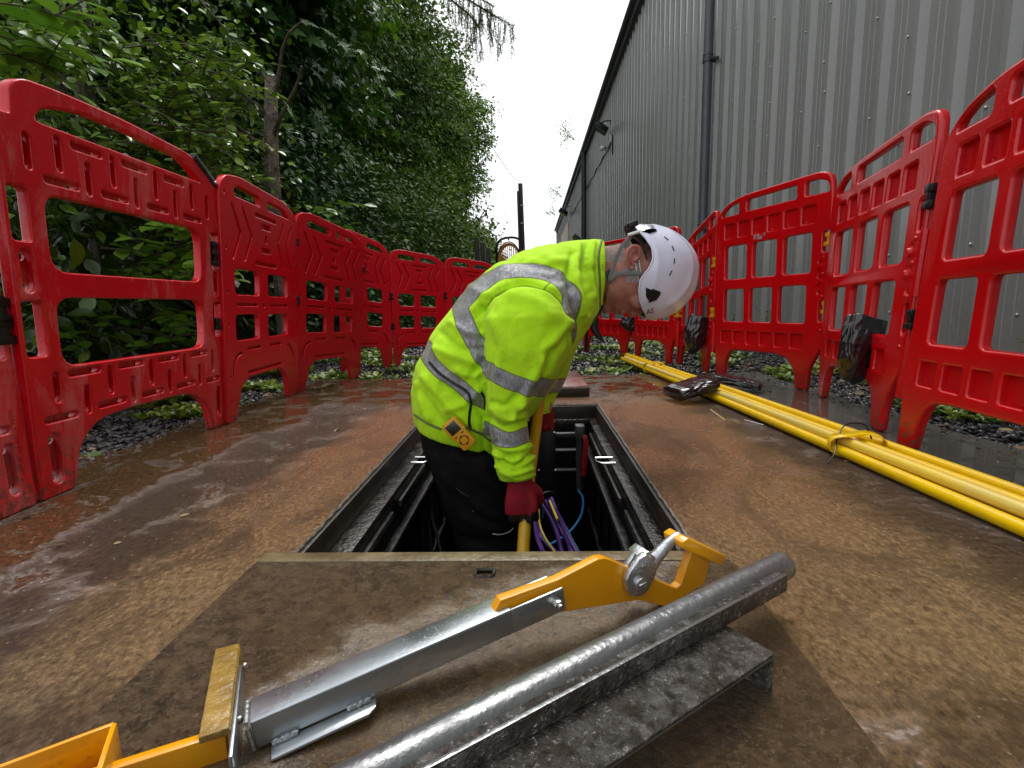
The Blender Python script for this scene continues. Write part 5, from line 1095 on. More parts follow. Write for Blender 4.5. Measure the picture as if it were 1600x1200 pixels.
# ear
M_hair = mat('short_grey_hair', (.45, .43, .41), .7, col2=(.68, .66, .64), vscale=160)
for s_ in (1,):
    q = MB(); E_ = lambda u, f, s=0.: hp(u-10+0, f-28, 45+s)
    rim = catmull([E_(2, 18, -1), E_(-3, 8, 2), E_(-5, -3, 5), E_(-2, -12, 6), E_(5, -16, 6), E_(12, -13, 5), E_(14, -5, 2), E_(12, 2, 0)], 6)
    q.tube(rim, [.0035+.0016*math.sin(math.pi*t_) for t_ in np.linspace(0, 1, len(rim))], 8)
    q.tube(catmull([E_(1, 8, 0), E_(0, 0, 3), E_(4, -8, 3), E_(9, -8, 2)], 5), .0028, 8); q.ball(E_(3, 15, 0), (.0055, .004, .006)); q.ball(E_(9, 4, 0), (.0045, .004, .005))
    q.ball(E_(5, -1, -4), (.017, .006, .026), 12, 8)
    me = remesh(q, .0016, 3, 'ear'); mkm('ear', me, mat('ear_skin', (.52, .19, .15), .42, col2=(.42, .13, .10), vscale=60), SKX, True)
# short hair at the nape and temple: many fine strands, one piece
hv, hf = [], []
r_ = np.random.default_rng(11)
for i in range(4200):
    if i % 3: u, f_ = r_.uniform(-40, 14), r_.uniform(-58, -26)
    else: u, f_ = r_.uniform(-6, 14), r_.uniform(-30, 6)
    px0 = 985+u; py0 = 435+f_
    p = surf(px0, py0, bvh_h, .0)
    if p is None or p[0] < HC[0]-.085: continue
    d2_ = np.array([-.6+r_.normal()*.3, -.3+r_.normal()*.2, r_.normal()*.35]); d2_ /= np.linalg.norm(d2_); l_ = r_.uniform(.004, .008); w_ = np.cross(d2_, [0, 1, 0])*.0005; b_ = len(hv)
    hv += [p-w_, p+w_, p+d2_*l_-np.array([0, .0012, 0])]; hf.append((b_, b_+1, b_+2))
o = mk('hair', hv, hf, M_hair, SKX)
# eye, closed towards the work, brow
q = MB(); q.ball(hp(17, 44, 17), np.array([5, 5, 5])*PXM, 12, 8); q.build('eye', M_skin, SKX, smooth=True)
q = MB(); q.tube(catmull([hp(19, 46, 23), hp(15, 49, 19), hp(15, 50, 13)], 4), .0012, 6); q.build('eyelid', mat('lash', (.1, .05, .04), .6), SKX)
q = MB(); q.tube(catmull([hp(-18, 50, 16), hp(-18, 54, 9), hp(-18, 57, 2)], 4), .0010, 6); q.build('mouth_line', mat('lip', (.28, .07, .06), .5), SKX)
M_clear = mat('clear_lens_frame', (.7, .72, .72), .1)
q = MB(); q.tube(catmull([hp(-2, -20, 47), hp(2, 0, 46), hp(10, 20, 44)], 4), .0012, 6); q.tube(catmull([hp(3, -24, 47), hp(7, -4, 46), hp(14, 18, 44)], 4), .0012, 6); q.build('glasses_temple', M_clear, SKX, smooth=True)

# --- helmet
M_helm = mat('white_helmet_shell', (.74, .75, .90), .18, col2=(.69, .69, .83), vscale=5, coat=.3, bump=.04, bscale=200, bdist=.003)
RIMP = [(-84, -2), (-79, -4), (-68, 2), (-55, 12), (-40, 20), (-25, 21), (-12, 16), (-2, 8), (6, 3), (20, 2), (35, 5), (48, 12), (60, 22), (66, 27)]   # (f, u)
def rimu(f_): return float(np.interp(f_, [a_[0] for a_ in RIMP], [a_[1] for a_ in RIMP]))
hl = thing('safety_helmet', 'white climbing style safety helmet with black clips on the head of the worker', 'helmet', hp(40, -5, 0))
nA, nB = 96, 30; F0, F1 = -81, 63; CF = (F0+F1)/2; RF = (F1-F0)/2; RS = 60
def shell(off=0.):
    vv = []; fl = []
    for j in range(nB+1):
        t_ = j/nB*math.pi/2           # 0 at rim, pi/2 at crown
        for k_ in range(nA):
            a_ = 2*math.pi*k_/nA; ca, sa = math.cos(a_), math.sin(a_)
            f_ = CF+RF*np.sign(ca)*abs(ca)**.96; s_ = RS*np.sign(sa)*abs(sa)**.92
            u0 = rimu(f_); U1 = 101; cf2 = CF+2
            rad = math.cos(t_)**.86; hh = math.sin(t_)**1.08
            ff_ = cf2+(f_-cf2)*rad+ (f_-CF)*0; ss_ = s_*rad; uu_ = u0+(U1-u0)*hh
            # bulge: the shell leans outwards a little above the rim
            bul = 1+.045*math.sin(min(t_*2.2, math.pi)); ff_ = cf2+(ff_-cf2)*bul; ss_ *= bul
            vv.append((uu_, ff_, ss_))
    return np.array(vv)
S_ = shell(); faces = [(j*nA+k_, j*nA+(k_+1) % nA, (j+1)*nA+(k_+1) % nA, (j+1)*nA+k_) for j in range(nB-1) for k_ in range(nA)]
S_[-nA:] = S_[-nA:].mean(0)
faces += [((nB-1)*nA+k_, (nB-1)*nA+(k_+1) % nA, nB*nA) for k_ in range(nA)]
# raised crest following the crown, and a step along the side
U_, F_, SS_ = S_[:, 0], S_[:, 1], S_[:, 2]
cen = np.array([30, -8, 0]); rad = S_-cen; rn = np.linalg.norm(rad, axis=1)[:, None]; rad = rad/rn
for s_ in (1, -1):
    ln = [(12, -74), (22, -50), (28, -25), (27, 0), (21, 20), (16, 36)]
    d_ = seg_d(U_, F_, crp(ln)); sd_ = np.where(SS_*s_ > 0, 1, 0); S_ = S_+rad*(sd_*1.6*np.exp(-(d_/3.)**2))[:, None]
    ln = [(52, -66), (72, -44), (82, -18), (80, 8), (68, 28), (50, 42)]
    d_ = seg_d(U_, F_, crp(ln)); S_ = S_+rad*(sd_*(2.2*np.exp(-(d_/4.)**2)))[:, None]
S_ = S_+rad*(2.0/(1+np.exp((abs(SS_)-22)/3.)))[:, None]*(U_ > 30)[:, None]
VH = np.array([hp(a_, b_, c_) for a_, b_, c_ in S_])
bmh = bmesh.new(); vs_ = [bmh.verts.new(p) for p in VH[:nB*nA+1]]
for f_ in faces: bmh.faces.new([vs_[i] for i in f_])
bmesh.ops.recalc_face_normals(bmh, faces=bmh.faces); meh = bpy.data.meshes.new('shell'); bmh.to_mesh(meh); bmh.free()
bvs = BVHTree.FromPolygons([tuple(v.co) for v in meh.vertices], [tuple(p.vertices) for p in meh.polygons])
so = mkm('shell', meh, M_helm, hl, True); md = so.modifiers.new('s', 'SOLIDIFY'); md.thickness = .004; md.offset = -1; md2 = so.modifiers.new('b', 'SUBSURF'); md2.levels = 1; md2.render_levels = 1
q = MB(); q.tube([VH[k_] for k_ in range(nA)]+[VH[0]], .0024, 8); q.build('rim_edge', M_helm, hl, smooth=True)
q = MB()
IN = shell(); inn = np.array([hp(12+(a_-12)*.90+1, CF+(b_-CF)*.93, c_*.93) for a_, b_, c_ in IN])
o = mk('inner_lining', [tuple(p) for p in inn[:nB*nA+1]], faces, M_blackpl, hl, True)
def hpatch(pts, name, mt, th=.0012, lift=.0008, par_=hl):
    P3 = [surf(x, y, bvs, lift) for x, y in pts]
    if any(p is None for p in P3): return None
    nn = np.array([0, -1., 0]); q = MB(); q.prism(P3, nn*th); return q.build(name, mt, par_, bevel=.0004)
hpatch([(1009, 449), (1018, 453), (1017, 458), (1019, 451), (1032, 456), (1031, 461), (1025, 469), (1013, 473), (1016, 463), (1013, 470), (1009, 462)], 'headlamp_clip', M_blackpl, .003)
hpatch([(1002, 362), (1010, 359), (1024, 358), (1026, 361), (1014, 365), (1003, 368)], 'headlamp_clip', M_blackpl, .003)
hpatch([(1005, 356), (1009, 352), (1021, 352), (1022, 356), (1010, 359), (1003, 362)], 'clip_plate', M_steel, .003)
for seg_ in (((1038, 370), (1044, 375)), ((1050, 384.5), (1053, 392)), ((1054, 403.5), (1053, 412)), ((1049.5, 423), (1046, 430.5))):
    a = surf(*seg_[0], bvs, .0004); b_ = surf(*seg_[1], bvs, .0004)
    if a is not None and b_ is not None: q = MB(); q.tube([a, b_], .0017, 6); q.build('vent_slot', M_blackpl, hl)
p = surf(1001, 425, bvs, .0003)
if p is not None: q = MB(); q.ball(p, .0018, 8, 5); q.build('rivet', M_blackpl, hl)
# lettering near the brim
tm = text_mesh('LAS', .021, .0004); A_ = vcs(tm); ok = []
for v_ in A_:
    x = 1013-0+v_[1]*0+(v_[0])*(-.15/PXM)*0; gx_ = 1013+v_[0]/PXM*.95; gy_ = 487-v_[1]/PXM-v_[0]/PXM*.25
    p = surf(gx_, gy_, bvs, .0006+max(0, v_[2])); ok.append(p)
if all(p is not None for p in ok):
    tm.vertices.foreach_set('co', np.array(ok).astype(np.float32).ravel()); tm.update(); mkm('lettering', tm, M_trim, hl)
# drops of rain on the helmet
S3 = []
for i in range(260):
    a_ = r_.uniform(0, 2*math.pi); rr = math.sqrt(r_.uniform()); x, y = 1035+46*rr*math.cos(a_), 425+66*rr*math.sin(a_)
    rr_ = ray(x, y); rr_ /= np.linalg.norm(rr_); h = bvs.ray_cast(Vector(CAMC), Vector(rr_))
    if h[0] is not None: S3.append((np.array(h[0]), np.array(h[1]) if h[1][1] < 0 else -np.array(h[1])))
drops('water_drops', S3, M_drop, hl, .0004, .0012, 12)
# rear cradle and light holder behind the ear, chin straps
M_strap = mat('grey_webbing', (.16, .16, .165), .7, bump=.5, bscale=500, bdist=.001)
q = MB(); q.loft([ell(hp(u, f_, 36), np.array([0, 12, 0])*PXM, (hp(2, 7)-hp(0, 0))*1.0, 12) for u, f_ in ((-14, -68), (-4, -64), (6, -56), (12, -44), (14, -30))]); q.build('rear_cradle', M_blackpl, hl, smooth=True)
q = MB(); q.tube(catmull([hp(-13, -60, 47), hp(-5, -62, 50), (hp(3, -64, 50))], 4), .0045, 8); q.build('cradle_band', mat('white_band', (.75, .75, .75), .3), hl, smooth=True)
q = MB(); q.obox(hp(-14, -77, 30), (hp(14, -5)-hp(0, 0)), (hp(3, 8)-hp(0, 0)), np.array([0, -.03, 0])); q.build('light_holder', M_blackpl, hl, bevel=.003)
def strap(pts, w_, name, mt=M_strap):
    L_ = catmull([hp(*p) for p in pts], 6); q = MB(); R_ = []
    for i, p in enumerate(L_):
        t_ = L_[min(i+1, len(L_)-1)]-L_[max(i-1, 0)]; t_ /= np.linalg.norm(t_); up = np.cross(t_, (0, -1., 0)); up /= np.linalg.norm(up); R_.append(ell(p, up*w_/2, (0, .0012, 0), 10, .6))
    q.loft(R_); return q.build(name, mt, hl, smooth=True)
strap([(8, -4, 48), (-10, -6, 49), (-28, -5, 49), (-38, 2, 47), (-42, 6, 42)], .011, 'chin_strap'); strap([(-8, -58, 44), (-22, -44, 48), (-32, -22, 48), (-38, -2, 46), (-42, 6, 43)], .010, 'rear_strap')
q = MB(); q.obox(hp(-46, -8, 42), (hp(7, -5)-hp(0, 0)), (hp(4, 14)-hp(0, 0)), np.array([0, -.006, 0])); q.build('buckle', M_blackpl, hl, bevel=.002)

# --- gloves and the rod he holds
M_glove = mat('dark_red_knit', (.34, .004, .018), .8, col2=(.25, .003, .013), vscale=60, bump=.9, bscale=700, bdist=.002)
M_palm = mat('black_latex', (.014, .014, .016), .5)
R1, R0 = P(836, 655, 1.50), P(818, 782, 1.30); dr_ = (R0-R1)/np.linalg.norm(R0-R1)
Rt = P(849, 610, 1.60); Rb = P(811, 905, 1.17)
def glove(c_, down, side, out, mirror=1, sc=1., extra=None):
    """c_: wrist, down: wrist->knuckles, out: back of hand towards camera, side: towards thumb"""
    q = MB(); dn, sd_, ot = [np.array(a_, float)/np.linalg.norm(a_) for a_ in (down, side, out)]
    H_ = lambda a_, b_, o_: c_+(dn*a_+sd_*b_+ot*o_)*sc
    q.loft([ell(H_(-.035, 0, 0), sd_*.027*sc, ot*.024*sc, 16), ell(H_(0, 0, 0), sd_*.029*sc, ot*.024*sc, 16), ell(H_(.025, .002, .002), sd_*.036*sc, ot*.022*sc, 16), ell(H_(.055, .0, .004), sd_*.042*sc, ot*.020*sc, 16), ell(H_(.085, -.002, .002), sd_*.042*sc, ot*.017*sc, 16), ell(H_(.096, -.002, -.004), sd_*.036*sc, ot*.012*sc, 16)])
    for i, (b_, l_) in enumerate(((.031, .9), (.0115, 1.), (-.0085, .95), (-.028, .78))):
        q.tube(catmull([H_(.070, b_*.95, .004), H_(.098, b_, .002), H_(.112*(.9+.1*l_), b_, -.016*l_), H_(.104, b_, -.040*l_), H_(.086, b_, -.048*l_)], 4), [.0105]*8+[.0102]*4+[.0095]*4+[.0085], 10)
    q.tube(catmull([H_(.022, .026, -.004), H_(.045, .044, -.014), H_(.070, .046, -.026), H_(.092, .036, -.034)], 4), [.0145, .014, .0135, .013, .0125, .012, .0118, .0115, .011, .0105, .010, .0098, .009], 10)
    if extra:
        for pts, r0 in extra: q.tube(catmull([np.array(p) for p in pts], 4), list(np.linspace(r0, r0*.82, len(catmull(pts, 4)))), 10)
    return remesh(q, .0026, 2, 'work_glove')
wr = P(812, 748, 1.28)
gm = glove(wr, (.06, 0.0, -1.), (1, .1, .05), (.0, -1, 0), sc=1.06, extra=[([P(828, 770, 1.272), P(833, 785, 1.266), P(832, 800, 1.266), P(827, 815, 1.274)], .0125), ([P(803, 785, 1.27), P(804, 800, 1.272), P(809, 812, 1.285)], .012), ([P(812, 785, 1.266), P(811, 798, 1.268), P(814, 806, 1.28)], .011)])
gl_o = mkm('work_glove', gm, M_glove, SKX, True)
gm.materials.append(M_palm)
Vg = vcs(gm)
# dark coated fingertips
zt = wr[2]-.098; mi = np.zeros(len(gm.polygons), dtype=np.int32)
for i, pl_ in enumerate(gm.polygons):
    c_ = pl_.center
    if c_[2] < P(820, 803, 1.27)[2] or (c_[2] < zt-.004 and c_[1] > 1.295) or (c_[0] > wr[0]+.028 and c_[2] < wr[2]-.082): mi[i] = 1
gm.polygons.foreach_set('material_index', mi)
q = MB(); q.loft([ell(wr+np.array([-.002, 0, .018]), (.030, 0, 0), (0, .027, 0), 20), ell(wr+np.array([-.001, 0, .004]), (.031, 0, 0), (0, .028, 0), 20), ell(wr+np.array([0, 0, -.010]), (.030, 0, 0), (0, .027, 0), 20)]); q.build('glove_cuff', M_glove, SKX, smooth=True)
g2 = glove(P(852, 630, 1.64), (-.05, -.1, -1.), (-1, 0, 0), (.3, 1, 0), sc=.72); mkm('work_glove', g2, M_glove, SKX, True)
# rod, resting in the near hand
q = MB(); c_ = wr+np.array([.016, .042, -.075]); top = P(843, 628, 1.585); low = c_+(c_-top)*1.9
low = P(817, 868, 1.235)+np.array([0, 0, -.0]); dl = (low-c_); bot = c_+dl*2.6
M_rodk = mat('yellow_plastic_rod', (.72, .42, .008), .3, col2=(.60, .33, .006), vscale=12, bump=.1, bscale=120)
q.tube([top+(top-c_)*.12, top, c_, c_+dl, bot], .0165, 16); o = q.build('held_rod', M_rodk, smooth=True)
setp(o, 'yellow rod held upright in both gloves of the worker, going down into the chamber', 'rod')
# ------------------------------------------------------------------ foliage
LEAF = {
 'oval': (np.array([(0, 0, 0), (.25, .28, .05), (.30, .55, .05), (.16, .82, .02), (0, 1, -.06), (-.16, .82, .02), (-.30, .55, .05), (-.25, .28, .05), (0, .30, -.01), (0, .58, -.015), (0, .84, -.03)], float),
          np.array([(0, 1, 8), (1, 2, 8), (8, 2, 9), (2, 3, 9), (9, 3, 10), (3, 4, 10), (0, 8, 7), (7, 8, 6), (8, 9, 6), (6, 9, 5), (9, 10, 5), (5, 10, 4)])),
 'maple': (np.array([(0, 0, 0), (.12, .12, .02), (.46, .06, -.03), (.30, .28, .03), (.58, .52, -.05), (.26, .50, .03), (.20, .66, .02), (0, 1.0, -.08), (-.20, .66, .02), (-.26, .50, .03), (-.58, .52, -.05), (-.30, .28, .03), (-.46, .06, -.03), (-.12, .12, .02), (0, .35, -.03)], float), None),
 'small': (np.array([(0, 0, 0), (.27, .45, .06), (0, 1, -.04), (-.27, .45, .06)], float), np.array([(0, 1, 2), (0, 2, 3)])),
 'needle': (np.array([(-.03, 0, 0), (.03, 0, 0), (0, 1, 0)], float), np.array([(0, 1, 2)])),
}
v_, _ = LEAF['maple']; LEAF['maple'] = (v_, np.array([(14, i, i+1) for i in range(13)]+[(14, 13, 0)]))
def unit(a): return a/(np.linalg.norm(a, axis=-1, keepdims=True)+1e-9)
def leaves(name, pos, tip, nrm, size, kind, mt, parent, tint, width=1.):
    v0, f0 = LEAF[kind]; n = len(pos); tip = unit(tip); nrm = nrm-tip*(nrm*tip).sum(1, keepdims=True); nrm = unit(nrm); sd = np.cross(tip, nrm)
    v = v0.copy(); v[:, 0] *= width
    V = pos[:, None]+size[:, None, None]*(v[None, :, 0:1]*sd[:, None]+v[None, :, 1:2]*tip[:, None]+v[None, :, 2:3]*nrm[:, None])
    F = (f0[None]+(np.arange(n)*len(v0))[:, None, None]).reshape(-1, 3)
    return mk(name, V.reshape(-1, 3), F, mt, parent, attrs={'tint': np.repeat(tint, len(v0))})
M_lf_near = tint_mat('fresh_green_leaves', [(.030, .085, .006), (.065, .165, .010), (.13, .27, .018), (.24, .42, .04)], .30, 0, 0, trans=.3)
M_lf_bush = tint_mat('glossy_bush_leaves', [(.012, .032, .003), (.035, .085, .006), (.085, .175, .010), (.22, .36, .03)], .26, 0, 0, trans=.15, spec=.42)
M_lf_maple = tint_mat('dark_sycamore_leaves', [(.008, .028, .006), (.020, .062, .011), (.042, .105, .018), (.085, .18, .03)], .5, 0, 0, trans=.15, spec=.14)
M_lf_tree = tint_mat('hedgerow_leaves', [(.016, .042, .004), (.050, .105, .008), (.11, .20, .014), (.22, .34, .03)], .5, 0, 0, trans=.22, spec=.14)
M_bark = mat('mossy_bark', (.11, .085, .065), .85, col2=(.045, .045, .025), vscale=9, bump=1., bscale=40, bdist=.02, stretch=(1, 1, .4))
M_twig = mat('twig_bark', (.06, .04, .028), .8)
def in_view(p, m_=260):
    x, y, z = proj(p); return (z > .05) & (x > -m_) & (x < 1600+m_) & (y > -m_-60) & (y < 1300)
def limb(q, a, b_, r0, r1, wob=.12, n=9):
    a, b_ = np.array(a, float), np.array(b_, float); L_ = np.linalg.norm(b_-a); r = np.random.default_rng(int(abs(a[0]*1000+b_[1]*777+b_[2]*31)) % 99991)
    o1, o2 = r.normal(size=3)*wob*L_*.4, r.normal(size=3)*wob*L_*.4; pts = [a+(b_-a)*t_+o1*math.sin(math.pi*t_)+o2*math.sin(2*math.pi*t_)*.5 for t_ in np.linspace(0, 1, n)]
    q.tube(pts, list(np.linspace(r0, r1, n)), 8); return pts
def crown_tree(name, label, base, h, crown_c, crown_r, n_clump, per, leaf, lsize, kind, mt, trunk_r, seed, tint_b=0., limbs=7, clump_r=.45, dens_front=True, group='trees of the hedgerow along the left', cat='tree', spread=1., shell=(.70, 1.0)):
    r = np.random.default_rng(seed); t_ = thing(name, label, cat, base, group); cc, crr = np.array(crown_c, float), np.array(crown_r, float)
    q = MB(); top = np.array([cc[0]*.6+base[0]*.4, cc[1], min(h, cc[2]+crr[2]*.5)]); tp = limb(q, base, top, trunk_r, trunk_r*.35, .05, 12); q.build('trunk', M_bark, t_, smooth=True)
    # clumps on a bumpy shell
    D = unit(r.normal(size=(n_clump*6, 3)))
    if dens_front: D = D[(D[:, 0] > -.25)]
    rad = r.uniform(*shell, len(D)); lob = np.array([.93+.16*mnoise.noise(Vector(d*2.3)+Vector((seed, 0, 0))) for d in D]); c_ = cc+D*crr*(rad*lob)[:, None]
    ok = in_view(c_) & (c_[:, 2] > .15); c_, D, rad = c_[ok][:n_clump], D[ok][:n_clump], rad[ok][:n_clump]
    if len(c_) == 0: return t_
    q = MB()
    for i in range(limbs):
        j = r.integers(len(c_)); limb(q, tp[int(3+i*7/limbs)], c_[j]*.9+cc*.1, trunk_r*.35, .012, .15)
    q.build('limbs', M_bark, t_, smooth=True)
    m_ = per; n = len(c_)*m_; ci = np.repeat(np.arange(len(c_)), m_); dd_ = unit(r.normal(size=(n, 3))); dd_[:, 2] = abs(dd_[:, 2])*1.0-.25; crad = clump_r*r.uniform(.55, 1.25, len(c_)); off = dd_*np.array([1, 1, .62])*(crad[ci]*r.uniform(.55, 1.0, n)**.5)[:, None]; pos = c_[ci]+off+r.normal(size=(n, 3))*.03
    outw = unit(D[ci]*np.array([1, 1, .5])+r.normal(size=(n, 3))*.35)
    tip = unit(outw*.7+np.array([0, 0, -.55])+r.normal(size=(n, 3))*.45); nr = unit(dd_*.9+outw*.2+np.array([.1, -.1, .55])+r.normal(size=(n, 3))*.3)
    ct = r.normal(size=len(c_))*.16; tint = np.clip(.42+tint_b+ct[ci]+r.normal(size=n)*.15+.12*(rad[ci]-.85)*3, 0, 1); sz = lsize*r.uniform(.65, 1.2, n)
    leaves('crown', pos, tip, nr, sz, kind, mt, t_, tint, spread); return t_
# sycamore leaning over the near barriers, then the hedgerow away from the camera
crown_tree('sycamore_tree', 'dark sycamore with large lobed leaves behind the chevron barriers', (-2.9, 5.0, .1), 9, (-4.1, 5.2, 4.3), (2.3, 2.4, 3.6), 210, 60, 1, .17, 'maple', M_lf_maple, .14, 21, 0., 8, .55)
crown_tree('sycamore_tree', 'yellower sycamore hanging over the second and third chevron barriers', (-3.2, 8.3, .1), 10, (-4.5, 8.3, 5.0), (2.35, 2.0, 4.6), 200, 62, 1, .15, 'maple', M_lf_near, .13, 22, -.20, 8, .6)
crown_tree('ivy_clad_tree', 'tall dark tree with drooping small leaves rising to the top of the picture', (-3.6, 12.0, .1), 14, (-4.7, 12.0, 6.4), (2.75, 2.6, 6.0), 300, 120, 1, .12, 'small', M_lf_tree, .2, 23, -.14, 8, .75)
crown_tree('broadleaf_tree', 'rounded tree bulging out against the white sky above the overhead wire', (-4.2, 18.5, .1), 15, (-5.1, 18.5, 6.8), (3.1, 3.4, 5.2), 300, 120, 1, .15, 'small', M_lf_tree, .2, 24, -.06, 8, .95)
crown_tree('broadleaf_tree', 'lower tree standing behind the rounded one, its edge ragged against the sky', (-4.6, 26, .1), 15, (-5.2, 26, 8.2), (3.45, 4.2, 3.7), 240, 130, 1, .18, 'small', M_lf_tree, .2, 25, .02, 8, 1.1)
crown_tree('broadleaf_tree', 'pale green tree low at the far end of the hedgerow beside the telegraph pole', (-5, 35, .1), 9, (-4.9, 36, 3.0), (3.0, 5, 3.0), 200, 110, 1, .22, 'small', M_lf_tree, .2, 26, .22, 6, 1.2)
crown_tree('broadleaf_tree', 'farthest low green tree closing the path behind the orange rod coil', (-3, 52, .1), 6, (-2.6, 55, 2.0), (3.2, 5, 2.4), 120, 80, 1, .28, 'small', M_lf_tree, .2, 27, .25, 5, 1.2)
# undergrowth filling below the crowns
def thicket(name, label, x0, x1, y0, y1, z0, z1, n_cl, per, size, kind, mt, seed, tb=0., cr_=.3, group='shrubs under the hedgerow'):
    r = np.random.default_rng(seed); t_ = thing(name, label, 'shrub', ((x0+x1)/2, (y0+y1)/2, 0), group); c_ = np.stack([x1-(x1-x0)*r.uniform(0, 1, n_cl)**1.7, r.uniform(y0, y1, n_cl), z0+(z1-z0)*r.uniform(0, 1, n_cl)], -1)
    c_[:, 0] += .35*np.array([mnoise.noise(Vector((p[1]*1.1, p[2]*1.3, seed))) for p in c_]); c_ = c_[in_view(c_, 120)]
    q = MB()
    for i in range(14): j = r.integers(len(c_)); limb(q, (x0*.5+x1*.5+r.normal()*.1, r.uniform(y0, y1), 0), c_[j], .018, .004, .15, 7)
    q.build('stems', M_twig, t_)
    n = len(c_)*per; ci = np.repeat(np.arange(len(c_)), per); pos = c_[ci]+r.normal(size=(n, 3))*cr_*.5*np.array([1, 1, .7])
    tip = unit(np.array([.55, -.1, -.35])+r.normal(size=(n, 3))*.6); nr = unit(np.array([.35, -.15, .9])+r.normal(size=(n, 3))*.35)
    tint = np.clip(.38+tb+r.normal(size=len(c_))[ci]*.15+r.normal(size=n)*.16, 0, 1); leaves('foliage', pos, tip, nr, size*r.uniform(.6, 1.2, n), kind, mt, t_, tint); return t_
thicket('hedge_shrub', 'glossy small leaved shrub filling the space above the big left barrier', -3.6, -1.95, 1.6, 4.2, .9, 2.6, 260, 40, .056, 'oval', M_lf_bush, 31, .22, .30)
thicket('hedge_shrub', 'dark shrub seen through the windows of the big left barrier', -3.4, -2.2, 1.2, 4.2, .1, 1.1, 230, 24, .09, 'oval', M_lf_bush, 32, -.18, .4)
thicket('hedge_shrub', 'dense dark shrub behind the first chevron barriers', -3.2, -2.05, 4.0, 7.0, .1, 2.1, 260, 34, .075, 'oval', M_lf_maple, 33, -.02, .4)
thicket('hedge_shrub', 'small leaved shrub behind the third and fourth chevron barriers', -3.4, -1.95, 6.8, 12, .1, 2.6, 300, 44, .10, 'small', M_lf_tree, 34, -.1, .5)
thicket('hedge_shrub', 'ragged green shrub behind the three dark posts', -3.6, -1.7, 12, 22, .1, 3.4, 280, 50, .15, 'small', M_lf_tree, 35, .0, .8)
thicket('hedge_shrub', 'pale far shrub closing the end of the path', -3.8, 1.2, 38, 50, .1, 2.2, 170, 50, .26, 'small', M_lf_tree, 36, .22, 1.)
# oversized dark leaves behind everything on the left, added to block light
def backing_leaf_mass():
    r = np.random.default_rng(77); n = 30000; y = r.uniform(.2, 45, n)**1.0; x = r.uniform(-8.5, -3.9, n)-.03*y; z = r.uniform(0, 1, n)*(3.4+.36*y)
    pos = np.stack([x, y, z], -1); ok = in_view(pos, 200); pos = pos[ok]; n = len(pos); tip = unit(r.normal(size=(n, 3))+[.2, 0, -.5]); nr = unit(r.normal(size=(n, 3))*.7+[.8, -.3, .4])
    o = leaves('backing_leaves', pos, tip, nr, (.30+.012*pos[:, 1])*r.uniform(.7, 1.2, n), 'oval', M_lf_maple, None, np.clip(.25+r.normal(size=n)*.15, 0, 1), 1.2)
    setp(o, 'dark mass of woodland leaves deep behind the hedgerow on the left', 'woodland', kind='stuff')
backing_leaf_mass()
# trunks one can see
def trunk(px0, py0, px1, py1, Y, r0, r1, label, name='tree_trunk', bk=None):
    a, b_ = P(px0, py0, Y), P(px1, py1, Y); a = np.array([a[0], Y, 0.]) if py0 > 400 else a; t_ = thing(name, label, 'tree', (a[0], Y, 0)); q = MB(); base = np.array([a[0]-.03, Y, -.02]); limb(q, base, a, r0*1.15, r0, .02, 6); limb(q, a, b_, r0, r1, .03, 10); q.build('trunk', bk or M_bark, t_, smooth=True)
    q = MB()
    for i in range(4): p = a+(b_-a)*(.3+.17*i); limb(q, p, p+np.array([.35*(1 if i % 2 else -1), -.25, .35]), r1*.4, .006, .2, 6)
    q.build('branches', M_bark, t_, smooth=True)
trunk(427, 300, 424, 120, 3.75, .052, .042, 'pale mottled tree trunk showing above the first chevron barrier', bk=mat('pale_mottled_bark', (.30, .24, .20), .8, col2=(.10, .08, .06), vscale=14, bump=1., bscale=40, bdist=.02))
trunk(136, 230, 130, -40, 3.0, .045, .036, 'thin rough trunk among the leaves at the top left')
trunk(92, 160, 88, -40, 3.3, .07, .055, 'thicker shadowed trunk left of the thin one at the top left')
# sprigs: twigs with alternate leaves close to the camera
def sprig_bush(name, label, bases, seed, ls, mt, n_leaf=9, length=.42, tb=.2, kind='oval', group=None):
    r = np.random.default_rng(seed); t_ = thing(name, label, 'shrub', bases[0], group); q = MB(); ps, tp, nr, sz, ti = [], [], [], [], []
    for b_ in bases:
        b_ = np.array(b_, float); d = unit(np.array([.55+r.normal()*.35, -.35+r.normal()*.55, .10+r.normal()*.25])); ln = length*r.uniform(.6, 1.25); pts = [b_-d*ln*.5+d*ln*t2-np.array([0, 0, .16*ln*t2*t2]) for t2 in np.linspace(0, 1, 8)]
        q.tube(pts, list(np.linspace(.0045, .0015, 8)), 5); up = np.array([0, 0, 1.]); sd = unit(np.cross(d, up)); tb2 = tb+r.normal()*.13
        for k_ in range(n_leaf):
            t2 = .12+.88*k_/(n_leaf-1); p = b_-d*ln*.5+d*ln*t2-np.array([0, 0, .16*ln*t2*t2]); s_ = 1 if k_ % 2 else -1
            if k_ == n_leaf-1: dd = d+[0, 0, -.3]
            else: dd = unit(d*.55+sd*s_*.95+np.array([0, 0, -.25])+r.normal(size=3)*.18)
            ps.append(p); tp.append(dd); nr.append(unit(np.array([.1, -.15, 1.])+r.normal(size=3)*.28)); sz.append(ls*r.uniform(.7, 1.15)); ti.append(np.clip(.45+tb2+r.normal()*.1, 0, 1))
    q.build('twigs', M_twig, t_); leaves('leaves', np.array(ps), np.array(tp), np.array(nr), np.array(sz), kind, mt, t_, np.array(ti)); return t_
def spread(px0, px1, py0, py1, Y0, Y1, n, seed):
    r = np.random.default_rng(seed); return [P(r.uniform(px0, px1), r.uniform(py0, py1), r.uniform(Y0, Y1)) for _ in range(n)]
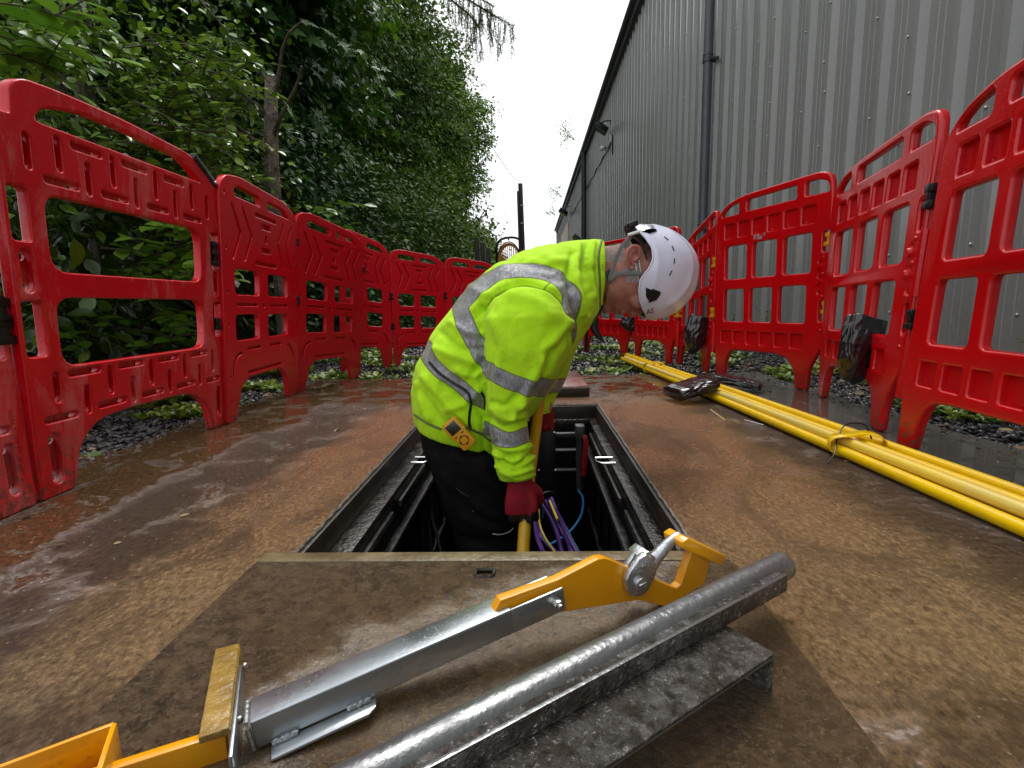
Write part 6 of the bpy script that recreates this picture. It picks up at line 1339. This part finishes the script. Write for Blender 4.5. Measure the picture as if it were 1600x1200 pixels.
sprig_bush('young_beech', 'bright green young leaves in the upper window of the big left barrier', spread(170, 335, 340, 440, 2.25, 2.8, 34, 41), 41, .098, M_lf_near, 9, .32, .28)
sprig_bush('young_beech', 'spray of green leaves in the lower window of the big left barrier', spread(90, 330, 475, 525, 2.3, 2.9, 11, 42), 42, .095, M_lf_near, 7, .30, .0)
sprig_bush('hazel_branch', 'large pale green leaves reaching in at the top left corner', spread(-60, 110, 0, 130, 1.9, 2.5, 20, 43), 43, .12, M_lf_near, 7, .35, .2)
sprig_bush('hazel_branch', 'leafy twigs behind the small windows at the left edge', spread(-60, 110, 320, 540, 2.1, 2.8, 16, 44), 44, .11, M_lf_near, 7, .35, -.15)
sprig_bush('alder_branch', 'glossy round leaved branches spreading over the handrail of the big left barrier', spread(60, 390, 50, 300, 2.6, 3.6, 190, 45), 45, .060, M_lf_bush, 13, .42, .34)
sprig_bush('alder_branch', 'low glossy branches just above the slotted plate of the big left barrier', spread(60, 330, 190, 330, 2.2, 3.0, 60, 46), 46, .058, M_lf_bush, 10, .36, .15)
sprig_bush('holly_sprig', 'pale grey green sprigs rising behind the second chevron barrier', spread(470, 540, 300, 370, 4.2, 5, 12, 47), 47, .12, M_lf_near, 9, .5, .0)
# larch twigs hanging at the top
lt = thing('larch_branch', 'drooping larch twigs hanging against the white sky at the top', 'branch', P(760, 20, 8)); q = MB(); ps, tp = [], []; r = np.random.default_rng(61)
mains = [[(640, -60), (700, -20), (745, 8), (775, 26), (800, 40)], [(660, -40), (705, 0), (735, 25), (750, 45)], [(690, -50), (740, -10), (770, 10)]]
for mm in mains:
    pts = catmull([P(x, y, 8) for x, y in mm], 6); q.tube(pts, list(np.linspace(.02, .005, len(pts))), 5)
    for p in pts[5:]:
        L_ = r.uniform(.18, .62); dr2 = np.array([r.normal()*.12, r.normal()*.15, -1.]); s2 = [p+dr2*L_*t2+np.array([.05*t2*t2, 0, 0]) for t2 in np.linspace(0, 1, 7)]; q.tube(s2, .004, 4)
        for t2 in np.linspace(.1, 1, 22):
            for _ in range(4): ps.append(p+dr2*L_*t2); tp.append(r.normal(size=3)+[0, 0, -.6])
    for p in pts[3:]:
        for _ in range(26): ps.append(p+r.normal(size=3)*.015); tp.append(r.normal(size=3))
q.build('twigs', M_twig, lt); ps, tp = np.array(ps), np.array(tp); leaves('needles', ps, tp, r.normal(size=(len(ps), 3)), r.uniform(.04, .08, len(ps)), 'needle', M_lf_tree, lt, r.uniform(.2, .8, len(ps)), 2.0)
# plants at the gutter
for i, (x, y, Y, lb) in enumerate(((890, 208, 27, 'thin pale tree top showing over the warehouse gutter, the highest'), (872, 300, 36, 'pale plant showing over the gutter, middle of the three'), (863, 330, 43, 'pale plant at the far corner of the gutter'))):
    Y = Y; c_ = P(x, y, Y); r = np.random.default_rng(80+i); t_ = thing('roof_plant', lb, 'plant', c_); q = MB(); ps = []
    for k_ in range(9):
        e = c_+np.array([-.22+r.normal()*.20, r.normal()*.2, .05+r.normal()*.25]); q.tube([c_+[.25, 0, -.35], (c_+e)/2, e], [.01, .006, .003], 5); ps += [e+r.normal(size=3)*.12 for _ in range(16)]
    q.build('stems', M_twig, t_); ps = np.array(ps); leaves('leaves', ps, r.normal(size=(len(ps), 3)), r.normal(size=(len(ps), 3)), np.full(len(ps), .12), 'small', M_lf_near, t_, r.uniform(.3, .8, len(ps)))
# weeds in the gravel
def weeds(name, label, regions, seed, size=(.012, .04)):
    r = np.random.default_rng(seed); ps, tp, nr, sz, ti = [], [], [], [], []
    for (x0, x1, y0, y1, n) in regions:
        k_ = 0
        while k_ < n:
            x, y = r.uniform(x0, x1), r.uniform(y0, y1)
            if mnoise.noise(Vector((x*2.2, y*2.2, seed))) < -.05+.25*r.uniform(): k_ += .15; continue
            k_ += 1; m_ = r.integers(5, 11); s_ = r.uniform(*size)*(1+.12*y); tb = r.uniform(.15, .95)
            for j in range(m_):
                a_ = r.uniform(0, 6.28); d = np.array([math.cos(a_), math.sin(a_), r.uniform(.15, .9)]); ps.append(np.array([x, y, -.03])+d*.2*s_+[0, 0, r.uniform(0, .02)]); tp.append(d); nr.append(np.array([-math.cos(a_)*.4, -math.sin(a_)*.4, 1])+r.normal(size=3)*.2); sz.append(s_*r.uniform(.6, 1.2)); ti.append(np.clip(tb+r.normal()*.12, 0, 1))
    o = leaves(name, np.array(ps), np.array(tp), np.array(nr), np.array(sz), 'oval', M_weed, None, np.array(ti)); setp(o, label, 'weeds', kind='stuff')
M_weed = tint_mat('weed_leaves', [(.05, .085, .012), (.09, .17, .02), (.19, .29, .03), (.36, .38, .06)], .4, 0, 0, trans=.2)
weeds('low_weeds', 'low green weeds growing in the slate chippings behind the left barriers', [(-2.0, -1.42, 1.0, 3.3, 800), (-2.0, -.6, 3.25, 5.6, 800)], 91)
weeds('low_weeds', 'low green weeds and dead leaves between the right barriers and the warehouse', [(1.45, 2.2, 1.2, 3.4, 560), (.0, 2.1, 3.25, 5.8, 620), (-1.2, 2.1, 5.8, 9, 200)], 92)
M_dead = tint_mat('dead_leaves', [(.10, .035, .015), (.16, .07, .03), (.22, .13, .05), (.30, .24, .08)], .5, 0, 0)
r = np.random.default_rng(95); n = 150; ps = np.concatenate([np.stack([r.uniform(1.42, 2.1, n), r.uniform(1.3, 3.8, n), np.full(n, -.01)], -1), np.stack([r.uniform(-1.9, -1.42, 50), r.uniform(1.2, 3.4, 50), np.full(50, -.01)], -1), np.stack([r.uniform(.5, 1.3, 22)*np.where(np.arange(22) % 2, 1, -1), r.uniform(.9, 3., 22), np.full(22, .003)], -1)])
m_ = len(ps); o = leaves('fallen_leaves', ps, np.stack([r.normal(size=m_), r.normal(size=m_), r.normal(size=m_)*.1], -1), np.stack([r.normal(size=m_)*.3, r.normal(size=m_)*.3, np.ones(m_)], -1), np.where(np.arange(m_) > m_-22, .022, .045)*r.uniform(.5, 1.1, m_), 'oval', M_dead, None, r.uniform(0, 1, m_)); setp(o, 'dead brown leaves scattered in the chippings and on the slab', 'leaves', kind='stuff')
def tall_weed(p, h, n, seed, label, ls=.05):
    r = np.random.default_rng(seed); t_ = thing('tall_weed', label, 'weed', p); q = MB(); ps, tp, nr = [], [], []
    for s_ in range(n):
        b_ = np.array(p)+[r.normal()*.06, r.normal()*.06, 0]; tpv = b_+np.array([r.normal()*.08, r.normal()*.08, h*r.uniform(.6, 1.)]); q.tube([b_, (b_+tpv)/2+r.normal(size=3)*.01, tpv], [.003, .0025, .001], 5)
        for k_ in range(16):
            t2 = .2+.8*k_/15; a_ = k_*2.4+s_; d = np.array([math.cos(a_), math.sin(a_), .35]); ps.append(b_+(tpv-b_)*t2); tp.append(d); nr.append([-d[0]*.3, -d[1]*.3, 1])
    q.build('stems', M_twig, t_); m_ = len(ps); leaves('leaves', np.array(ps), np.array(tp), np.array(nr, float), ls*r.uniform(.6, 1.1, m_), 'oval', M_weed, t_, r.uniform(.2, .6, m_), .7)
tall_weed((2.02, 2.12, -.05), .52, 3, 1, 'leafy nettle stem against the cladding, seen through the window of the nearest right barrier')
tall_weed((2.0, 4.6, -.05), .55, 4, 2, 'thin weeds against the cladding behind the squarely seen right barrier', .045); tall_weed((1.95, 5.3, -.05), .6, 4, 3, 'weeds growing beside the foot of the downpipe', .05); tall_weed((1.4, 7.0, -.05), .7, 8, 4, 'bushy weeds below the white helmet beyond the barriers', .07); tall_weed((.9, 7.5, -.05), .55, 8, 5, 'bushy weeds seen past the chin of the worker', .07)
